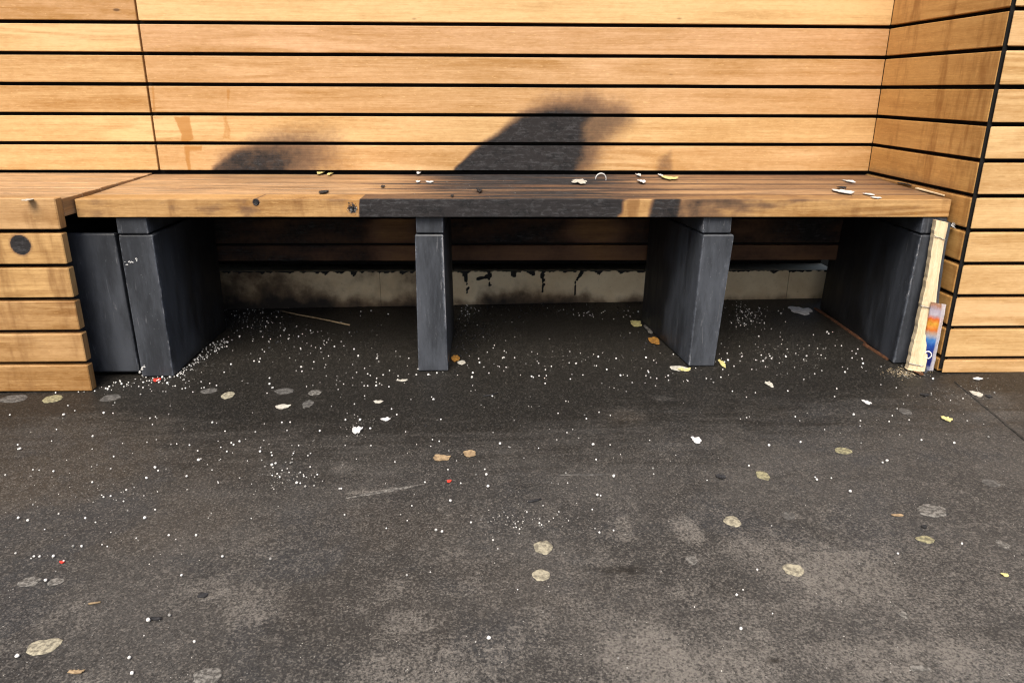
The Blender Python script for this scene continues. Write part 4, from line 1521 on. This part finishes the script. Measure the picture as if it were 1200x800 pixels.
for x, y in ((12, 487), (80, 476), (88, 482), (75, 487), (109, 512), (122, 485), (24, 527), (63, 553), (165, 463), (176, 491), (184, 491), (198, 486), (208, 425), (246, 450), (249, 496), (264, 506), (274, 522), (281, 518), (266, 530),
             (259, 525), (232, 529), (233, 540), (182, 549), (172, 561), (219, 559), (130, 582), (182, 598), (170, 608), (198, 628), (230, 628), (22, 608), (33, 611), (86, 641), (96, 641), (40, 653), (47, 653), (63, 653), (75, 658),
             (261, 653), (317, 656), (213, 675), (211, 676), (174, 728), (199, 722), (152, 772), (155, 790), (21, 770), (228, 753), (54, 681), (316, 444), (354, 436), (305, 530), (318, 531), (344, 532), (364, 532), (348, 567), (352, 567),
             (358, 571), (325, 556), (328, 560), (323, 544), (319, 546), (375, 506), (405, 493), (372, 557)):
    bead(x, y, *L5)
for x, y in ((427, 453), (431, 453), (441, 453), (456, 454), (418, 437), (431, 439), (449, 440), (488, 440), (502, 440), (512, 438), (519, 437), (554, 438), (623, 442), (573, 438), (552, 459), (577, 465), (508, 469), (507, 516), (654, 485),
             (685, 487), (702, 484), (715, 522), (678, 514), (526, 529), (525, 551), (558, 557), (570, 557), (572, 571), (540, 567), (528, 588), (663, 555), (719, 559), (765, 550), (695, 522), (511, 622), (518, 624), (573, 749), (700, 581), (406, 493),
             (422, 493), (404, 604), (586, 521), (434, 503), (757, 441)):
    bead(x, y, *L6)
for x, y in ((1008, 494), (938, 519), (955, 560), (957, 563), (1000, 487), (1118, 520), (1158, 513), (863, 698), (868, 738), (1165, 461), (974, 561), (1039, 541), (901, 523), (1034, 543), (996, 577), (1009, 520), (1050, 455), (1093, 445)):
    bead(x, y, *L7)

# uncountable crumbs: pale grit and black charcoal bits
mC, mK = MB(), MB()


def crumb(mb, c, r, flat=.5):
    R = [np.array([random.gauss(0, 1), random.gauss(0, 1), random.gauss(0, flat)]) for _ in range(4)]
    k = [mb.vert(c + r * q / (np.linalg.norm(q) + .2) + np.array([0, 0, r * flat * .6])) for q in R]
    for q in ((0, 1, 2), (0, 2, 3), (0, 3, 1), (1, 3, 2)):
        mb.face([k[x] for x in q])


for _ in range(5200):
    px, py = random.uniform(0, 1200), 350 + 450 * random.random() ** 1.6
    if py < 450 and (px < 120 or px > 1085):
        continue
    if fbm(px * .012, py * .03, 4) < random.uniform(-.25, .35):
        continue
    crumb(mC, on_floor(px, py), random.choice((.0007, .0009, .0012, .0016)))
for cx, cy, sx, sy, n in ((300, 375, 24, 10, 170), (545, 366, 8, 8, 50), (870, 368, 14, 9, 160), (660, 362, 40, 5, 90), (560, 385, 20, 12, 60), (1060, 437, 14, 4, 120), (330, 560, 12, 9, 60), (420, 500, 12, 7, 50),
                          (600, 610, 40, 10, 90), (90, 580, 60, 20, 60), (700, 420, 70, 12, 120), (920, 410, 40, 14, 120), (400, 395, 40, 14, 100), (1130, 460, 30, 10, 120), (230, 430, 20, 8, 80)):
    for _ in range(int(n * 1.8)):
        crumb(mC, on_floor(random.gauss(cx, sx), max(352, random.gauss(cy, sy))), random.choice((.0008, .0011, .0015, .0021)))
mB = MB()


def loose_bead(px, py, rr):
    c = on_floor(px, py)
    sd_ = random.random() * 50
    rows = []
    for j, (cz, sr) in enumerate(((-.75, .66), (0, 1.0), (.75, .66))):
        rows.append([mB.vert(c + rr * np.array([sr * math.cos(k * math.tau / 7), sr * math.sin(k * math.tau / 7), cz + .85]) * (1 + .3 * nz(k * .9, j, sd_))) for k in range(7)])
    tp, bt_ = mB.vert(c + np.array([0, 0, 1.85 * rr])), mB.vert(c)
    for k in range(7):
        q = (k + 1) % 7
        mB.face((rows[0][k], rows[0][q], rows[1][q], rows[1][k]))
        mB.face((rows[1][k], rows[1][q], rows[2][q], rows[2][k]))
        mB.face((rows[2][k], rows[2][q], tp))
        mB.face((rows[0][q], rows[0][k], bt_))


for _ in range(90):
    t = random.random()
    loose_bead(203 + 64 * t + random.gauss(2, 3), 442 - 46 * t + random.gauss(1, 2), random.choice((.0014, .0018, .0022)))
for cx, cy, sx, sy, n in ((874, 369, 13, 8, 80), (300, 372, 20, 10, 60), (340, 400, 50, 14, 50), (545, 366, 7, 8, 26), (620, 425, 70, 12, 46), (690, 368, 40, 5, 26), (930, 415, 50, 14, 60), (430, 440, 60, 18, 50), (180, 450, 40, 5, 50),
                          (250, 520, 110, 40, 70), (90, 580, 60, 40, 36), (600, 500, 120, 40, 46), (620, 612, 50, 8, 24), (340, 545, 16, 10, 20), (1000, 480, 90, 30, 30), (1130, 458, 30, 8, 20), (780, 440, 60, 12, 30), (600, 650, 300, 70, 30)):
    for _ in range(n):
        x, y = random.gauss(cx, sx), max(354, random.gauss(cy, sy))
        if y < 462 and (x < 118 or x > 1092):
            continue
        loose_bead(x, y, random.choice((.0011, .0014, .0017, .0021)))
tag(mB.build('loose_beads', CRUMB_B, None, True), 'smallest polystyrene beads strewn thickly in and before the bench bays', 'beads', kind='stuff')
tag(mC.build('pale_crumbs', CRUMB), 'fine pale grit and foam crumbs sprinkled over the pavement', 'crumbs', kind='stuff')
for cx, cy, sx, sy, n in ((305, 378, 30, 14, 240), (560, 380, 26, 14, 260), (540, 395, 12, 16, 120), (650, 362, 60, 6, 240), (860, 372, 30, 10, 110), (420, 370, 50, 10, 120), (760, 385, 18, 14, 90), (600, 480, 250, 40, 130), (600, 640, 350, 90, 150)):
    for _ in range(n):
        crumb(mK, on_floor(random.gauss(cx, sx), max(352, random.gauss(cy, sy))), random.choice((.0015, .0025, .004, .006)) * (1 if cy < 420 else .5), .6)
tag(mK.build('charcoal_crumbs', CHAR), 'black charcoal crumbs heaped under the bench', 'crumbs', kind='stuff')
mS = MB()
for _ in range(420):
    crumb(mS, on_floor(random.gauss(1060, 13), random.gauss(436, 3.0)), random.choice((.0012, .002, .0028)), .35)
tag(mS.build('sawdust', SAWDUST), 'pale sawdust and fibres at the foot of the split batten', 'sawdust', kind='stuff')
mS = MB()
for _ in range(160):
    px, py = random.uniform(420, 1060), random.uniform(208, 231)
    crumb(mS, on_seat(px, py), random.choice((.0009, .0013, .0018)))
tag(mS.build('seat_crumbs', BEAD_D), 'fine pale crumbs scattered over the burnt seat', 'crumbs', kind='stuff')

# ------------------------------------------------------------------ light
SUN_EL = 53
sd = bpy.data.lights.new('sun', 'SUN')
sd.energy = 2.05
sd.angle = math.radians(38)
sd.color = (1.0, .93, .83)
so = bpy.data.objects.new('sun', sd)
so.rotation_euler = (math.radians(90 - SUN_EL), 0, math.radians(-13))
col.objects.link(so)
w = bpy.data.worlds.new('World')
scene.world = w
w.use_nodes = True
t = w.node_tree
sky = t.nodes.new('ShaderNodeTexSky')
sky.sky_type = 'NISHITA'
sky.sun_disc = False
sky.sun_elevation = math.radians(SUN_EL)
sky.sun_rotation = math.pi + math.radians(13)
sky.air_density = .8
sky.dust_density = 4.0
sky.ozone_density = .5
t.links.new(sky.outputs[0], t.nodes['Background'].inputs[0])
t.nodes['Background'].inputs[1].default_value = .075
vs = scene.view_settings
scene.display_settings.display_device = 'sRGB'
vs.view_transform = 'Standard'
vs.look = 'None'
vs.gamma = 1
vs.use_curve_mapping = False
vs.exposure = 1.25
